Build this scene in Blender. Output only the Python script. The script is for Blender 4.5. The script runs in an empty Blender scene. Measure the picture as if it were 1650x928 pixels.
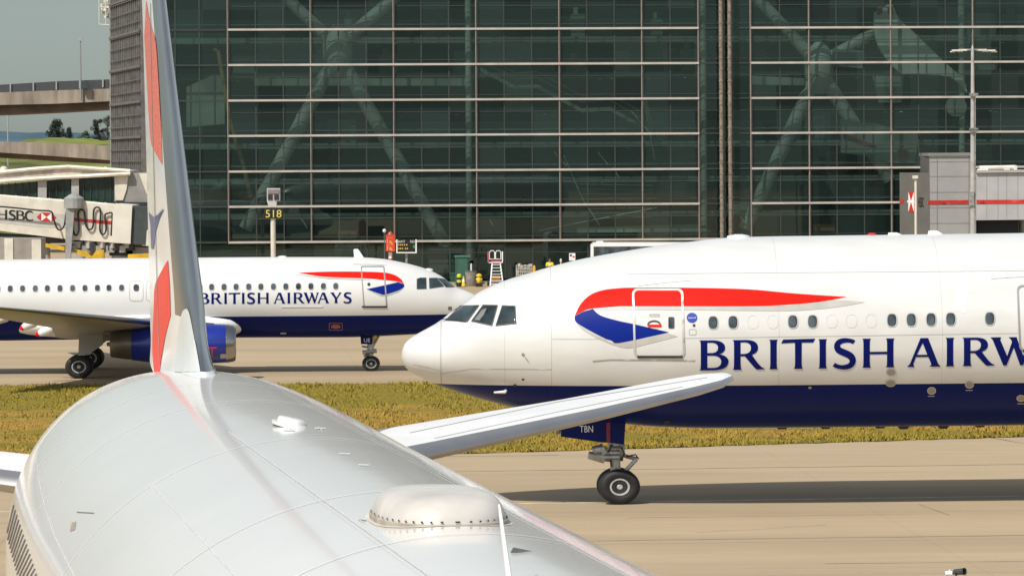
import bpy, bmesh, math, random
import numpy as np
from mathutils import Vector, Matrix
from mathutils.bvhtree import BVHTree
from mathutils.geometry import delaunay_2d_cdt
random.seed(7); rng = np.random.default_rng(7)
R = math.radians
scene = bpy.context.scene
C = scene.collection

# ------------------------------------------------------------------ camera geometry
# X right, Y away from the viewer, Z up (metres; the photograph is a 3:2 frame stretched to 16:9, so heights carry the factor Q)
F, CX, HY, ROLL, H, Q = 6500.0, 825.0, 257.0, 0.006, 9.1, 0.844
def lev(x, y): return x - ROLL*(y-HY), y + ROLL*(x-CX)
def P(x, y, Y):
    a, b = lev(x, y); return Vector(((a-CX)*Y/F, Y, H-(b-HY)*Y/F))
def G(x, y):
    a, b = lev(x, y); Y = F*H/(b-HY); return Vector(((a-CX)*Y/F, Y, 0.0))
def S(Y): return F/Y
EYE = Vector((0, 0, H))

# ------------------------------------------------------------------ materials
MATS = {}
def mat(name, col, rough=0.5, metal=0.0, nz=None, bump=0.0, bscale=20.0, coat=0.0, spec=0.5, emit=0.0):
    if name in MATS: return MATS[name]
    m = bpy.data.materials.new(name); m.use_nodes = True
    nt = m.node_tree; b = nt.nodes['Principled BSDF']
    b.inputs['Roughness'].default_value = rough; b.inputs['Metallic'].default_value = metal
    b.inputs['Base Color'].default_value = (*col, 1); b.inputs['Coat Weight'].default_value = coat
    b.inputs['Coat Roughness'].default_value = 0.06
    b.inputs['Specular IOR Level'].default_value = spec
    if emit:
        b.inputs['Emission Color'].default_value = (*col, 1); b.inputs['Emission Strength'].default_value = emit
    tc = nt.nodes.new('ShaderNodeTexCoord')
    if nz is None: nz = (2.0, 0.06)
    mp = nt.nodes.new('ShaderNodeMapping'); nt.links.new(tc.outputs['Object'], mp.inputs[0])
    if len(nz) > 2: mp.inputs['Scale'].default_value = nz[2]
    n = nt.nodes.new('ShaderNodeTexNoise'); n.inputs['Scale'].default_value = nz[0]; n.inputs['Detail'].default_value = 6
    nt.links.new(mp.outputs[0], n.inputs['Vector'])
    r = nt.nodes.new('ShaderNodeValToRGB')
    lo = [max(0, c*(1-nz[1]*2)) for c in col]; hi = [min(1, c*(1+nz[1]*1.2)) for c in col]
    r.color_ramp.elements[0].position = 0.3; r.color_ramp.elements[1].position = 0.7
    r.color_ramp.elements[0].color = (*lo, 1); r.color_ramp.elements[1].color = (*hi, 1)
    nt.links.new(n.outputs['Fac'], r.inputs[0]); nt.links.new(r.outputs[0], b.inputs['Base Color'])
    if bump:
        n2 = nt.nodes.new('ShaderNodeTexNoise'); n2.inputs['Scale'].default_value = bscale; n2.inputs['Detail'].default_value = 5
        nt.links.new(tc.outputs['Object'], n2.inputs['Vector'])
        bp = nt.nodes.new('ShaderNodeBump'); bp.inputs['Strength'].default_value = bump; bp.inputs['Distance'].default_value = 0.05
        nt.links.new(n2.outputs['Fac'], bp.inputs['Height']); nt.links.new(bp.outputs[0], b.inputs['Normal'])
    m['ramp'] = 1; MATS[name] = m
    return m

def node_math(nt, op, a, b=None, clamp=False):
    n = nt.nodes.new('ShaderNodeMath'); n.operation = op; n.use_clamp = clamp
    for i, v in enumerate((a, b)):
        if v is None: continue
        if isinstance(v, (int, float)): n.inputs[i].default_value = v
        else: nt.links.new(v, n.inputs[i])
    return n.outputs[0]
def node_mix(nt, fac, a, b):
    n = nt.nodes.new('ShaderNodeMix'); n.data_type = 'RGBA'
    if isinstance(fac, (int, float)): n.inputs[0].default_value = fac
    else: nt.links.new(fac, n.inputs[0])
    for i, v in ((6, a), (7, b)):
        if isinstance(v, tuple): n.inputs[i].default_value = (*v, 1)
        else: nt.links.new(v, n.inputs[i])
    return n.outputs[2]

def skin_mat(name, upper, lower, zc, rough=0.22, streak=0.05, seams=(), axis=0, coat=0.5, spec=0.5):
    """aircraft skin: two paints meeting at height zc (object space), streaks, faint panel seams at positions along one axis"""
    m = mat(name, upper, rough, coat=coat, nz=(0.7, streak*0.5, (1, 1, 3)), spec=spec)
    nt = m.node_tree; b = nt.nodes['Principled BSDF']
    base = b.inputs['Base Color'].links[0].from_socket
    tc = [n for n in nt.nodes if n.type == 'TEX_COORD'][0]
    sp = nt.nodes.new('ShaderNodeSeparateXYZ'); nt.links.new(tc.outputs['Object'], sp.inputs[0])
    ax = sp.outputs[axis]
    for v, hw in seams:
        d = node_math(nt, 'ABSOLUTE', node_math(nt, 'SUBTRACT', ax, v))
        f = node_math(nt, 'LESS_THAN', d, hw)
        base = node_mix(nt, node_math(nt, 'MULTIPLY', f, 0.55), base, (0.33, 0.33, 0.33))
    if zc is not None:
        f = node_math(nt, 'LESS_THAN', sp.outputs[2], zc)
        base = node_mix(nt, f, base, lower)
        nt.links.new(node_math(nt, 'SUBTRACT', spec, node_math(nt, 'MULTIPLY', f, spec-0.08)), b.inputs['Specular IOR Level'])
        nt.links.new(node_math(nt, 'MULTIPLY', node_math(nt, 'SUBTRACT', 1.0, f), coat), b.inputs['Coat Weight'])
    nt.links.new(base, b.inputs['Base Color'])
    return m

white = mat('white_paint', (0.80, 0.80, 0.79), 0.3, nz=(0.6, 0.02), coat=0.3)
cream = mat('cream_paint', (0.66, 0.61, 0.52), 0.5, nz=(1.5, 0.08))
grey = mat('grey_paint', (0.36, 0.36, 0.35), 0.5, nz=(1.0, 0.08))
greyd = mat('dark_grey_paint', (0.11, 0.115, 0.115), 0.5)
black = mat('black_rubber', (0.012, 0.012, 0.013), 0.65, nz=(6, 0.2))
alur = mat('brushed_aluminium', (0.56, 0.55, 0.54), 0.48, 1.0, nz=(1.2, 0.05))
alu = mat('polished_aluminium', (0.40, 0.395, 0.385), 0.23, 1.0, nz=(1.2, 0.06))
steel = mat('gear_steel', (0.42, 0.42, 0.41), 0.35, 0.6, nz=(5, 0.2))
rimm = mat('wheel_rim', (0.52, 0.52, 0.51), 0.4, 0.3, nz=(5, 0.1))
dark = mat('dark_metal', (0.03, 0.03, 0.032), 0.5, nz=(5, 0.2))
navy = mat('navy_paint', (0.004, 0.010, 0.10), 0.35, spec=0.12)
letter = mat('letter_navy', (0.002, 0.008, 0.115), 0.4, spec=0.1)
ribred = mat('ribbon_red', (0.84, 0.014, 0.008), 0.5, nz=(0.5, 0.04), spec=0.06)
ribblue = mat('ribbon_blue', (0.004, 0.018, 0.21), 0.45, spec=0.08)
ribgrey = mat('ribbon_grey', (0.46, 0.44, 0.41), 0.4)
red = mat('sign_red', (0.52, 0.03, 0.02), 0.5)
yellow = mat('safety_yellow', (0.75, 0.50, 0.03), 0.5)
green = mat('bin_green', (0.035, 0.115, 0.075), 0.5)
glassd = mat('cabin_glass', (0.065, 0.085, 0.10), 0.10, nz=(2.2, 0.4), spec=0.6)
glassc = mat('cockpit_glass', (0.03, 0.048, 0.052), 0.04, nz=(1.4, 0.5), spec=0.6)
seam = mat('panel_seam', (0.42, 0.42, 0.41), 0.5)
paintw = mat('sign_white', (0.8, 0.8, 0.8), 0.5)
concrete = mat('concrete_deck', (0.30, 0.25, 0.20), 0.85, nz=(0.9, 0.25, (1, 1, 0.2)), bump=0.3, bscale=3)

# ------------------------------------------------------------------ mesh helpers
class MB:
    def __init__(s): s.v = []; s.f = []; s.m = []
    def add(s, vs, fs, mi=0):
        o = len(s.v); s.v += [Vector(v) for v in vs]
        s.f += [tuple(i+o for i in f) for f in fs]; s.m += [mi]*len(fs); return s
    def hexa(s, b, t, mi=0):  # bottom four, top four
        return s.add(list(b)+list(t), [(3,2,1,0),(4,5,6,7),(0,1,5,4),(1,2,6,5),(2,3,7,6),(3,0,4,7)], mi)
    def box(s, c, d, rz=0.0, mi=0):
        c = Vector(c); hx, hy, hz = d[0]/2, d[1]/2, d[2]/2; k, n = math.cos(rz), math.sin(rz)
        def q(x, y, z): return c+Vector((x*k-y*n, x*n+y*k, z))
        return s.hexa([q(-hx,-hy,-hz),q(hx,-hy,-hz),q(hx,hy,-hz),q(-hx,hy,-hz)],
                      [q(-hx,-hy,hz),q(hx,-hy,hz),q(hx,hy,hz),q(-hx,hy,hz)], mi)
    def tube(s, pts, r, seg=10, mi=0, cap=True):
        pts = [Vector(p) for p in pts]; rs = r if isinstance(r, (list, tuple)) else [r]*len(pts)
        vs = []; fs = []; up0 = None
        for i, p in enumerate(pts):
            d = (pts[min(i+1, len(pts)-1)]-pts[max(i-1, 0)]).normalized()
            a = Vector((0,0,1)) if abs(d.z) < 0.9 else Vector((0,1,0))
            u = d.cross(a).normalized()
            if up0 is not None and u.dot(up0) < 0: u = -u
            up0 = u; w = d.cross(u)
            for k in range(seg):
                t = 2*math.pi*k/seg; vs.append(p+u*math.cos(t)*rs[i]+w*math.sin(t)*rs[i])
        for i in range(len(pts)-1):
            for k in range(seg):
                a, b = i*seg+k, i*seg+(k+1) % seg; fs.append((a, b, b+seg, a+seg))
        if cap: fs.append(tuple(reversed(range(seg)))); fs.append(tuple(range((len(pts)-1)*seg, len(pts)*seg)))
        return s.add(vs, fs, mi)
    def lathe(s, c, ax, prof, seg=32, sq=1.0, mi=0, close=False):
        """profile (along axis, radius) turned about axis ax through c; heights squeezed by sq"""
        c = Vector(c); ax = Vector(ax).normalized()
        a = Vector((0,0,1)) if abs(ax.z) < 0.9 else Vector((1,0,0))
        u = ax.cross(a).normalized(); w = u.cross(ax)
        vs = []; fs = []
        for (h, r) in prof:
            for k in range(seg):
                t = 2*math.pi*k/seg; d = ax*h+u*math.cos(t)*r+w*math.sin(t)*r
                d.z *= sq; vs.append(c+d)
        for i in range(len(prof)-1):
            for k in range(seg):
                p, q = i*seg+k, i*seg+(k+1) % seg; fs.append((p, q, q+seg, p+seg))
        if prof[0][1] > 1e-4: fs.append(tuple(reversed(range(seg))))
        if prof[-1][1] > 1e-4: fs.append(tuple(range((len(prof)-1)*seg, len(prof)*seg)))
        return s.add(vs, fs, mi)
    def prism(s, px, Y, depth, mi=0):
        """a pixel outline stood at distance Y and given a thickness away from the viewer"""
        a = [P(x, y, Y) for x, y in px]; b = [p+Vector((0, depth, 0)) for p in a]; n = len(a)
        return s.add(a+b, [tuple(range(n)), tuple(reversed(range(n, 2*n)))]+[(i, i+n, (i+1) % n+n, (i+1) % n) for i in range(n)], mi)
    def build(s, name, mats, parent=None, smooth=False, fix=True, label=None):
        me = bpy.data.meshes.new(name)
        off = parent_origin(parent)
        me.from_pydata([tuple(v-off) for v in s.v], [], s.f)
        for m in (mats if isinstance(mats, (list, tuple)) else [mats]): me.materials.append(m)
        me.polygons.foreach_set('material_index', s.m)
        if fix:
            bm = bmesh.new(); bm.from_mesh(me); bmesh.ops.recalc_face_normals(bm, faces=bm.faces); bm.to_mesh(me); bm.free()
        if smooth is True: me.polygons.foreach_set('use_smooth', [True]*len(me.polygons))
        elif smooth: 
            me.polygons.foreach_set('use_smooth', [True]*len(me.polygons)); me.set_sharp_from_angle(angle=R(smooth))
        me.update()
        o = bpy.data.objects.new(name, me); C.objects.link(o)
        if parent is not None: o.parent = parent
        if label: o['label'] = label
        return o
    def bvh(s): return BVHTree.FromPolygons([tuple(v) for v in s.v], s.f)
def parent_origin(o):
    v = Vector((0,0,0))
    while o is not None: v += o.location; o = o.parent
    return v
def tag(o, label, cat, group=None, kind=None):
    o['label'] = label; o['category'] = cat
    if group: o['group'] = group
    if kind: o['kind'] = kind
    return o
def thing(name, loc, label, cat, group=None):
    o = bpy.data.objects.new(name, None); o.empty_display_size = 0.3; C.objects.link(o); o.location = loc
    return tag(o, label, cat, group)
def struct(o): o['kind'] = 'structure'; return o
def copy_thing(o, loc, label):
    c = o.copy(); C.objects.link(c); c.location = loc; c['label'] = label
    for ch in list(o.children):
        d = ch.copy(); C.objects.link(d); d.parent = c
        for g in list(ch.children):
            e = g.copy(); C.objects.link(e); e.parent = d
    return c

def pchip(xs, ys):
    xs = np.array(xs, float); ys = np.array(ys, float); h = np.diff(xs); d = np.diff(ys)/h; n = len(xs); m = np.zeros(n)
    for i in range(1, n-1):
        if d[i-1]*d[i] > 0:
            w1, w2 = 2*h[i]+h[i-1], h[i]+2*h[i-1]; m[i] = (w1+w2)/(w1/d[i-1]+w2/d[i])
    m[0], m[-1] = d[0], d[-1]
    def f(x):
        x = min(max(x, xs[0]), xs[-1]); i = min(int(np.searchsorted(xs, x, side='right'))-1, n-2); i = max(i, 0)
        t = (x-xs[i])/h[i]
        return ((1+2*t)*(1-t)**2*ys[i]+t*(1-t)**2*h[i]*m[i]+t*t*(3-2*t)*ys[i+1]+t*t*(t-1)*h[i]*m[i+1])
    return f
def bez(p0, p1, p2, p3, n=10):
    o = []
    for i in range(n+1):
        t = i/n; u = 1-t
        o.append((u**3*p0[0]+3*u*u*t*p1[0]+3*u*t*t*p2[0]+t**3*p3[0], u**3*p0[1]+3*u*u*t*p1[1]+3*u*t*t*p2[1]+t**3*p3[1]))
    return o
def smooth_loop(pts, corners=(), n=6):
    """closed Catmull-Rom curve through the points; indices in corners stay sharp"""
    out = []; N = len(pts)
    for i in range(N):
        p0, p1, p2, p3 = pts[i-1], pts[i], pts[(i+1) % N], pts[(i+2) % N]
        if i in corners: p0 = p1
        if (i+1) % N in corners: p3 = p2
        for k in range(n):
            t = k/n
            out.append(tuple(0.5*((2*b)+(-a+c)*t+(2*a-5*b+4*c-d)*t*t+(-a+3*b-3*c+d)*t**3) for a, b, c, d in zip(p0, p1, p2, p3)))
    return out

def cast(trees, x, y):
    a, b = lev(x, y); d = Vector(((a-CX)/F, 1.0, -(b-HY)/F)).normalized()
    best = None
    for t in trees:
        hit = t.ray_cast(EYE, d)
        if hit[0] is not None and (best is None or hit[3] < best[3]): best = hit
    if best is None: return None
    n = best[1]
    if n.dot(d) > 0: n = -n
    return best[0], n
def decal(name, loops, trees, m, parent, off=0.006, step=6.0, label=None, thick=None):
    """a painted marking: outlines traced on the surface, laid on it as a skin a few mm proud"""
    vs = []; es = []; xs = [p[0] for l in loops for p in l]; ys = [p[1] for l in loops for p in l]
    for l in loops:
        l2 = []
        for i in range(len(l)):
            a, b = l[i], l[(i+1) % len(l)]; d = math.hypot(b[0]-a[0], b[1]-a[1]); k = max(1, int(d/step))
            for j in range(k): l2.append((a[0]+(b[0]-a[0])*j/k, a[1]+(b[1]-a[1])*j/k))
        o = len(vs); vs += l2; es += [(o+i, o+(i+1) % len(l2)) for i in range(len(l2))]
    gx = np.arange(min(xs)+step*0.5, max(xs), step); gy = np.arange(min(ys)+step*0.47, max(ys), step)
    vs += [(float(x), float(y)) for x in gx for y in gy]
    r = delaunay_2d_cdt([Vector(v) for v in vs], es, [], 0, 1e-5)
    mb = MB(); idx = {}; out = []
    for i, v in enumerate(r[0]):
        h = cast(trees, v.x, v.y); out.append(None if h is None else h[0]+h[1]*off)
    used = {}
    for f in r[2]:
        if any(out[i] is None for i in f): continue
        cx, cy = sum(r[0][i].x for i in f)/len(f), sum(r[0][i].y for i in f)/len(f); odd = False
        for l in loops:
            for i in range(len(l)):
                (x1, y1), (x2, y2) = l[i], l[i-1]
                if (y1 > cy) != (y2 > cy) and cx < (x2-x1)*(cy-y1)/(y2-y1)+x1: odd = not odd
        if not odd: continue
        g = []
        for i in f:
            if i not in used: used[i] = len(mb.v); mb.v.append(out[i])
            g.append(used[i])
        mb.f.append(tuple(g)); mb.m.append(0)
    if not mb.f: return None
    return mb.build(name, m, parent, smooth=True, fix=False, label=label)
def ell(cx, cy, rx, ry, n=20, p=2.0):
    o = []
    for k in range(n):
        t = 2*math.pi*k/n; c, s = math.cos(t), math.sin(t)
        o.append((cx+rx*math.copysign(abs(c)**(2/p), c), cy+ry*math.copysign(abs(s)**(2/p), s)))
    return o
def rrect(x0, y0, x1, y1, r, n=5, sh=0.0):
    o = []
    for (cx, cy, a0) in ((x1-r, y0+r, -90), (x1-r, y1-r, 0), (x0+r, y1-r, 90), (x0+r, y0+r, 180)):
        for k in range(n+1):
            t = R(a0+90*k/n); px, py = cx+r*math.cos(t), cy+r*math.sin(t); o.append((px+sh*(py-y0), py))
    return o
def strip(pts, w):
    """closed outline of a thin line through the pixel points"""
    L, Rr = [], []
    for i, p in enumerate(pts):
        a, b = pts[max(i-1, 0)], pts[min(i+1, len(pts)-1)]; d = math.hypot(b[0]-a[0], b[1]-a[1]) or 1
        nx, ny = -(b[1]-a[1])/d*w/2, (b[0]-a[0])/d*w/2
        L.append((p[0]+nx, p[1]+ny)); Rr.append((p[0]-nx, p[1]-ny))
    return L+Rr[::-1]

# ---- flared capitals (unit cap height, y up)
def stem(x, w=0.215, fl=0.045):
    return [(x, 0), (x+fl*0.8, 0.04), (x+fl, 0.2), (x+fl, 0.8), (x+fl*0.8, 0.96), (x, 1), (x+w+2*fl, 1), (x+w+fl*1.2, 0.96), (x+w+fl, 0.8), (x+w+fl, 0.2), (x+w+fl*1.2, 0.04), (x+w+2*fl, 0)]
def stroke_poly(c, ws):
    L, Rr = [], []
    for i, p in enumerate(c):
        a, b = c[max(i-1, 0)], c[min(i+1, len(c)-1)]; d = math.hypot(b[0]-a[0], b[1]-a[1]) or 1
        nx, ny = -(b[1]-a[1])/d*ws[i]/2, (b[0]-a[0])/d*ws[i]/2
        L.append((p[0]+nx, p[1]+ny)); Rr.append((p[0]-nx, p[1]-ny))
    return L+Rr[::-1]
def glyph(ch):
    if ch == 'I': return [[stem(0)]], 0.31
    if ch == 'T': return [[[(0, 0.87), (0.07, 1.0), (1.16, 1.02), (1.09, 0.89), (0.70, 0.89), (0.695, 0.2), (0.71, 0.04), (0.75, 0), (0.42, 0), (0.46, 0.04), (0.475, 0.2), (0.47, 0.89)]]], 1.16
    if ch == 'H':
        return [[stem(0)], [stem(0.80)], [[(0.262, 0.46), (0.262, 0.545), (0.843, 0.545), (0.843, 0.46)]]], 1.105
    if ch == 'B':
        o = [(0, 0), (0.045, 0.04), (0.055, 0.2), (0.055, 0.8), (0.045, 0.96), (0, 1)]
        o += bez((0.45, 1), (0.72, 1), (0.88, 0.90), (0.88, 0.76)) + bez((0.88, 0.74), (0.88, 0.62), (0.78, 0.56), (0.68, 0.53), 6)
        o += bez((0.70, 0.525), (0.88, 0.50), (1.0, 0.40), (1.0, 0.28)) + bez((0.99, 0.26), (0.98, 0.08), (0.78, 0), (0.5, 0))
        h1 = [(0.275, 0.92)]+[(0.275, 0.575)]+bez((0.42, 0.575), (0.57, 0.58), (0.64, 0.64), (0.64, 0.755))+bez((0.64, 0.77), (0.63, 0.88), (0.52, 0.92), (0.42, 0.92), 6)
        h2 = [(0.275, 0.49)]+[(0.275, 0.08)]+bez((0.48, 0.08), (0.66, 0.08), (0.75, 0.16), (0.75, 0.28))+bez((0.75, 0.30), (0.74, 0.42), (0.62, 0.49), (0.46, 0.49), 6)
        return [[o, h1, h2]], 1.0
    if ch == 'R':
        o = [(0, 0), (0.045, 0.04), (0.055, 0.2), (0.055, 0.8), (0.045, 0.96), (0, 1)]
        o += bez((0.45, 1), (0.74, 1), (0.87, 0.90), (0.87, 0.74)) + bez((0.87, 0.72), (0.87, 0.60), (0.76, 0.53), (0.66, 0.50), 6)
        o += [(0.86, 0.22), (0.98, 0.09), (1.12, 0.01), (0.84, 0.0)] + bez((0.78, 0.04), (0.65, 0.18), (0.50, 0.36), (0.42, 0.455), 6) + [(0.275, 0.455), (0.275, 0.2), (0.29, 0.04), (0.33, 0)]
        h = [(0.275, 0.92)]+[(0.275, 0.53)]+bez((0.40, 0.53), (0.56, 0.54), (0.63, 0.62), (0.63, 0.735))+bez((0.63, 0.75), (0.62, 0.88), (0.52, 0.92), (0.42, 0.92), 6)
        return [[o, h]], 1.12
    if ch == 'A':
        return [[[(0, 0), (0.10, 0.10), (0.46, 1.0), (0.72, 1.0), (1.06, 0.10), (1.15, 0), (0.76, 0), (0.83, 0.06), (0.80, 0.17), (0.72, 0.345), (0.305, 0.345), (0.22, 0.12), (0.225, 0.05), (0.27, 0)],
                 [(0.335, 0.42), (0.535, 0.83), (0.69, 0.42)]]], 1.15
    if ch == 'W':
        return [[[(0, 1), (0.07, 0.93), (0.44, 0.0), (0.55, 0.0), (0.795, 0.63), (1.01, 0.0), (1.12, 0.0), (1.40, 0.90), (1.48, 1.0), (1.22, 1.0), (1.29, 0.92), (1.12, 0.33), (0.90, 0.97), (0.90, 1.0), (0.62, 1.0), (0.70, 0.92), (0.735, 0.83), (0.575, 0.33), (0.335, 0.92), (0.37, 1.0)]]], 1.48
    if ch == 'Y':
        return [[[(0, 1), (0.08, 0.92), (0.45, 0.43), (0.45, 0.15), (0.43, 0.04), (0.39, 0), (0.74, 0), (0.69, 0.04), (0.675, 0.15), (0.675, 0.43), (1.0, 0.90), (1.10, 1), (0.82, 1), (0.86, 0.92), (0.61, 0.53), (0.36, 0.92), (0.40, 1)]]], 1.10
    if ch == 'S':
        c = bez((0.74, 0.88), (0.64, 0.97), (0.14, 1.02), (0.16, 0.73), 12)[0:]+bez((0.17, 0.70), (0.20, 0.52), (0.68, 0.52), (0.69, 0.27), 12)+bez((0.69, 0.25), (0.70, -0.02), (0.22, -0.02), (0.05, 0.13), 12)
        n = len(c); ws = [0.10+0.13*math.sin(math.pi*i/(n-1))**1.0 if 4 < i < n-5 else 0.14 for i in range(n)]
        return [[stroke_poly(c, ws)]], 0.83
    if ch == 'C':
        c = bez((0.86, 0.82), (0.72, 1.06), (0.10, 1.05), (0.11, 0.5), 14)+bez((0.11, 0.48), (0.12, -0.06), (0.72, -0.05), (0.88, 0.16), 14)
        n = len(c); ws = [0.09+0.13*math.sin(math.pi*i/(n-1)) for i in range(n)]
        return [[stroke_poly(c, ws)]], 0.95
LAYOUT = [('B', 0), ('R', 1.128), ('I', 2.37), ('T', 2.78), ('I', 4.04), ('S', 4.52), ('H', 5.53), ('A', 7.05), ('I', 8.36), ('R', 8.93), ('W', 9.88), ('A', 11.2), ('Y', 12.42), ('S', 13.66)]
def lettering(layout, x0, ytop, ybot, slope, slopeb, trees, m, parent, name='letter', sx=1.0, off=0.012, step=5.0):
    """one mesh per letter; top and base lines may slope"""
    for ch, gx in layout:
        polys, w = glyph(ch); hh = ybot-ytop; mb_loops = []
        for poly in polys:
            for loop in poly:
                l2 = []
                for (u, v) in loop:
                    x = x0+(gx+u)*hh*sx; yt = ytop+slope*(x-x0); yb = ybot+slopeb*(x-x0); l2.append((x, yb+(yt-yb)*v))
                mb_loops.append(l2)
        decal(name, mb_loops, trees, m, parent, off, step)
def text_loops(s, x0, y0, x1, y1, bold=0.0):
    """loops of plain sans text fitted to a pixel box"""
    cu = bpy.data.curves.new('t', 'FONT'); cu.body = s; cu.resolution_u = 4; cu.fill_mode = 'NONE'; cu.offset = bold
    o = bpy.data.objects.new('t', cu); C.objects.link(o)
    dg = bpy.context.evaluated_depsgraph_get(); me = bpy.data.meshes.new_from_object(o.evaluated_get(dg))
    adj = {}
    for e in me.edges:
        a, b = e.vertices; adj.setdefault(a, []).append(b); adj.setdefault(b, []).append(a)
    co = [v.co.copy() for v in me.vertices]; seen = set(); loops = []
    for st in adj:
        if st in seen: continue
        l = [st]; seen.add(st); cur = st
        while True:
            nx = [k for k in adj[cur] if k not in seen]
            if not nx: break
            cur = nx[0]; seen.add(cur); l.append(cur)
        loops.append([co[i] for i in l])
    bpy.data.objects.remove(o); bpy.data.curves.remove(cu); bpy.data.meshes.remove(me)
    X = [p.x for l in loops for p in l]; Yv = [p.y for l in loops for p in l]
    ax, bx, ay, by = min(X), max(X), min(Yv), max(Yv)
    return [[(x0+(p.x-ax)/(bx-ax)*(x1-x0), y1-(p.y-ay)/(by-ay)*(y1-y0)) for p in l] for l in loops]

def airfoil(n=14, th=1.0):
    """closed outline: chord fraction, half thickness (unit max), upper from tail to nose, then lower"""
    cs = [0.5*(1-math.cos(math.pi*i/n)) for i in range(n+1)]
    t = [(0.2969*math.sqrt(c)-0.126*c-0.3516*c*c+0.2843*c**3-0.1036*c**4)*10 for c in cs]
    up = [(cs[i], t[i]) for i in range(n, -1, -1)]; lo = [(cs[i], -t[i]) for i in range(1, n)]
    return up+lo
def surface_loft(sections, cut=None, capmi=0):
    """sections: (leading edge point, chord vector, thickness vector); faces nearer the leading edge than cut get material 1"""
    af = airfoil(); mb = MB(); n = len(af)
    for le, ch, tv in sections:
        for c, t in af: mb.v.append(Vector(le)+Vector(ch)*c+Vector(tv)*t)
    for i in range(len(sections)-1):
        for k in range(n):
            a, b = i*n+k, i*n+(k+1) % n; mb.f.append((a, b, b+n, a+n))
            cm = (af[k][0]+af[(k+1) % n][0])/2; mb.m.append(1 if cut and cm < cut else 0)
    mb.f.append(tuple(reversed(range(n)))); mb.m.append(capmi)
    mb.f.append(tuple(range((len(sections)-1)*n, len(sections)*n))); mb.m.append(capmi)
    return mb

class Frame:
    """aircraft axes on the ground: p aft along the axis, q sideways, z up"""
    def __init__(s, o, aft, lat): s.o = Vector(o); s.a = Vector((aft[0], aft[1], 0)); s.l = Vector((lat[0], lat[1], 0))
    def w(s, p, q, z): return s.o+s.a*p+s.l*q+Vector((0, 0, z))
    def px(s, x, y, q=0.0):
        a, b = lev(x, y); k = (a-CX)/F; o = s.o+s.l*q
        p = (k*o.y-o.x)/(s.a.x-k*s.a.y); Y = o.y+p*s.a.y
        return p, H-(b-HY)*Y/F
def hull(fr, stations, seg=96):
    """stations: (p, half width, top, bottom)"""
    mb = MB()
    for p, w, zt, zb in stations:
        zc, hh = (zt+zb)/2, (zt-zb)/2
        for k in range(seg):
            t = 2*math.pi*k/seg; mb.v.append(fr.w(p, w*math.sin(t), zc+hh*math.cos(t)))
    n = len(stations)
    for i in range(n-1):
        for k in range(seg):
            a, b = i*seg+k, i*seg+(k+1) % seg; mb.f.append((a, b, b+seg, a+seg)); mb.m.append(0)
    mb.f.append(tuple(range(seg))); mb.m.append(0); mb.f.append(tuple(reversed(range((n-1)*seg, n*seg)))); mb.m.append(0)
    return mb
def wheel(parent, fr, p, q, r, wd, name='wheel', rimr=0.46):
    """tyre and rim as sub-parts of the gear"""
    c = fr.w(p, q, r*Q); ax = fr.l
    prof = [(-wd/2*0.75, r*rimr), (-wd/2, r*0.62), (-wd/2, r*0.80), (-wd/2*0.82, r*0.93), (-wd/2*0.45, r*0.99), (0, r), (wd/2*0.45, r*0.99), (wd/2*0.82, r*0.93), (wd/2, r*0.80), (wd/2, r*0.62), (wd/2*0.75, r*rimr)]
    MB().lathe(c, ax, prof, 40, Q).build('tyre', black, parent, smooth=40)
    rm = MB()
    rm.lathe(c, ax, [(-wd*0.40, r*0.02), (-wd*0.40, r*0.12), (-wd*0.36, r*0.16), (-wd*0.37, r*0.20), (-wd*0.37, r*(rimr-0.08)), (-wd*0.42, r*(rimr-0.05)), (-wd*0.42, r*(rimr+0.02)), (-wd*0.2, r*(rimr+0.03)), (wd*0.42, r*(rimr+0.02)), (wd*0.30, r*0.3), (wd*0.36, r*0.02)], 32, Q)
    for k in range(11):
        t = 2*math.pi*k/11; rr = r*(0.2+(rimr-0.08))*0.5; d = fr.a*math.cos(t)*rr+Vector((0, 0, math.sin(t)*rr*Q))
        cc = c+d-ax*(wd*0.372); rm.lathe(cc, -ax, [(0, r*0.055), (0.004, r*0.055)], 10, Q, mi=1)
    return rm.build('rim', [rimm, dark], parent, smooth=35)

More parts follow.
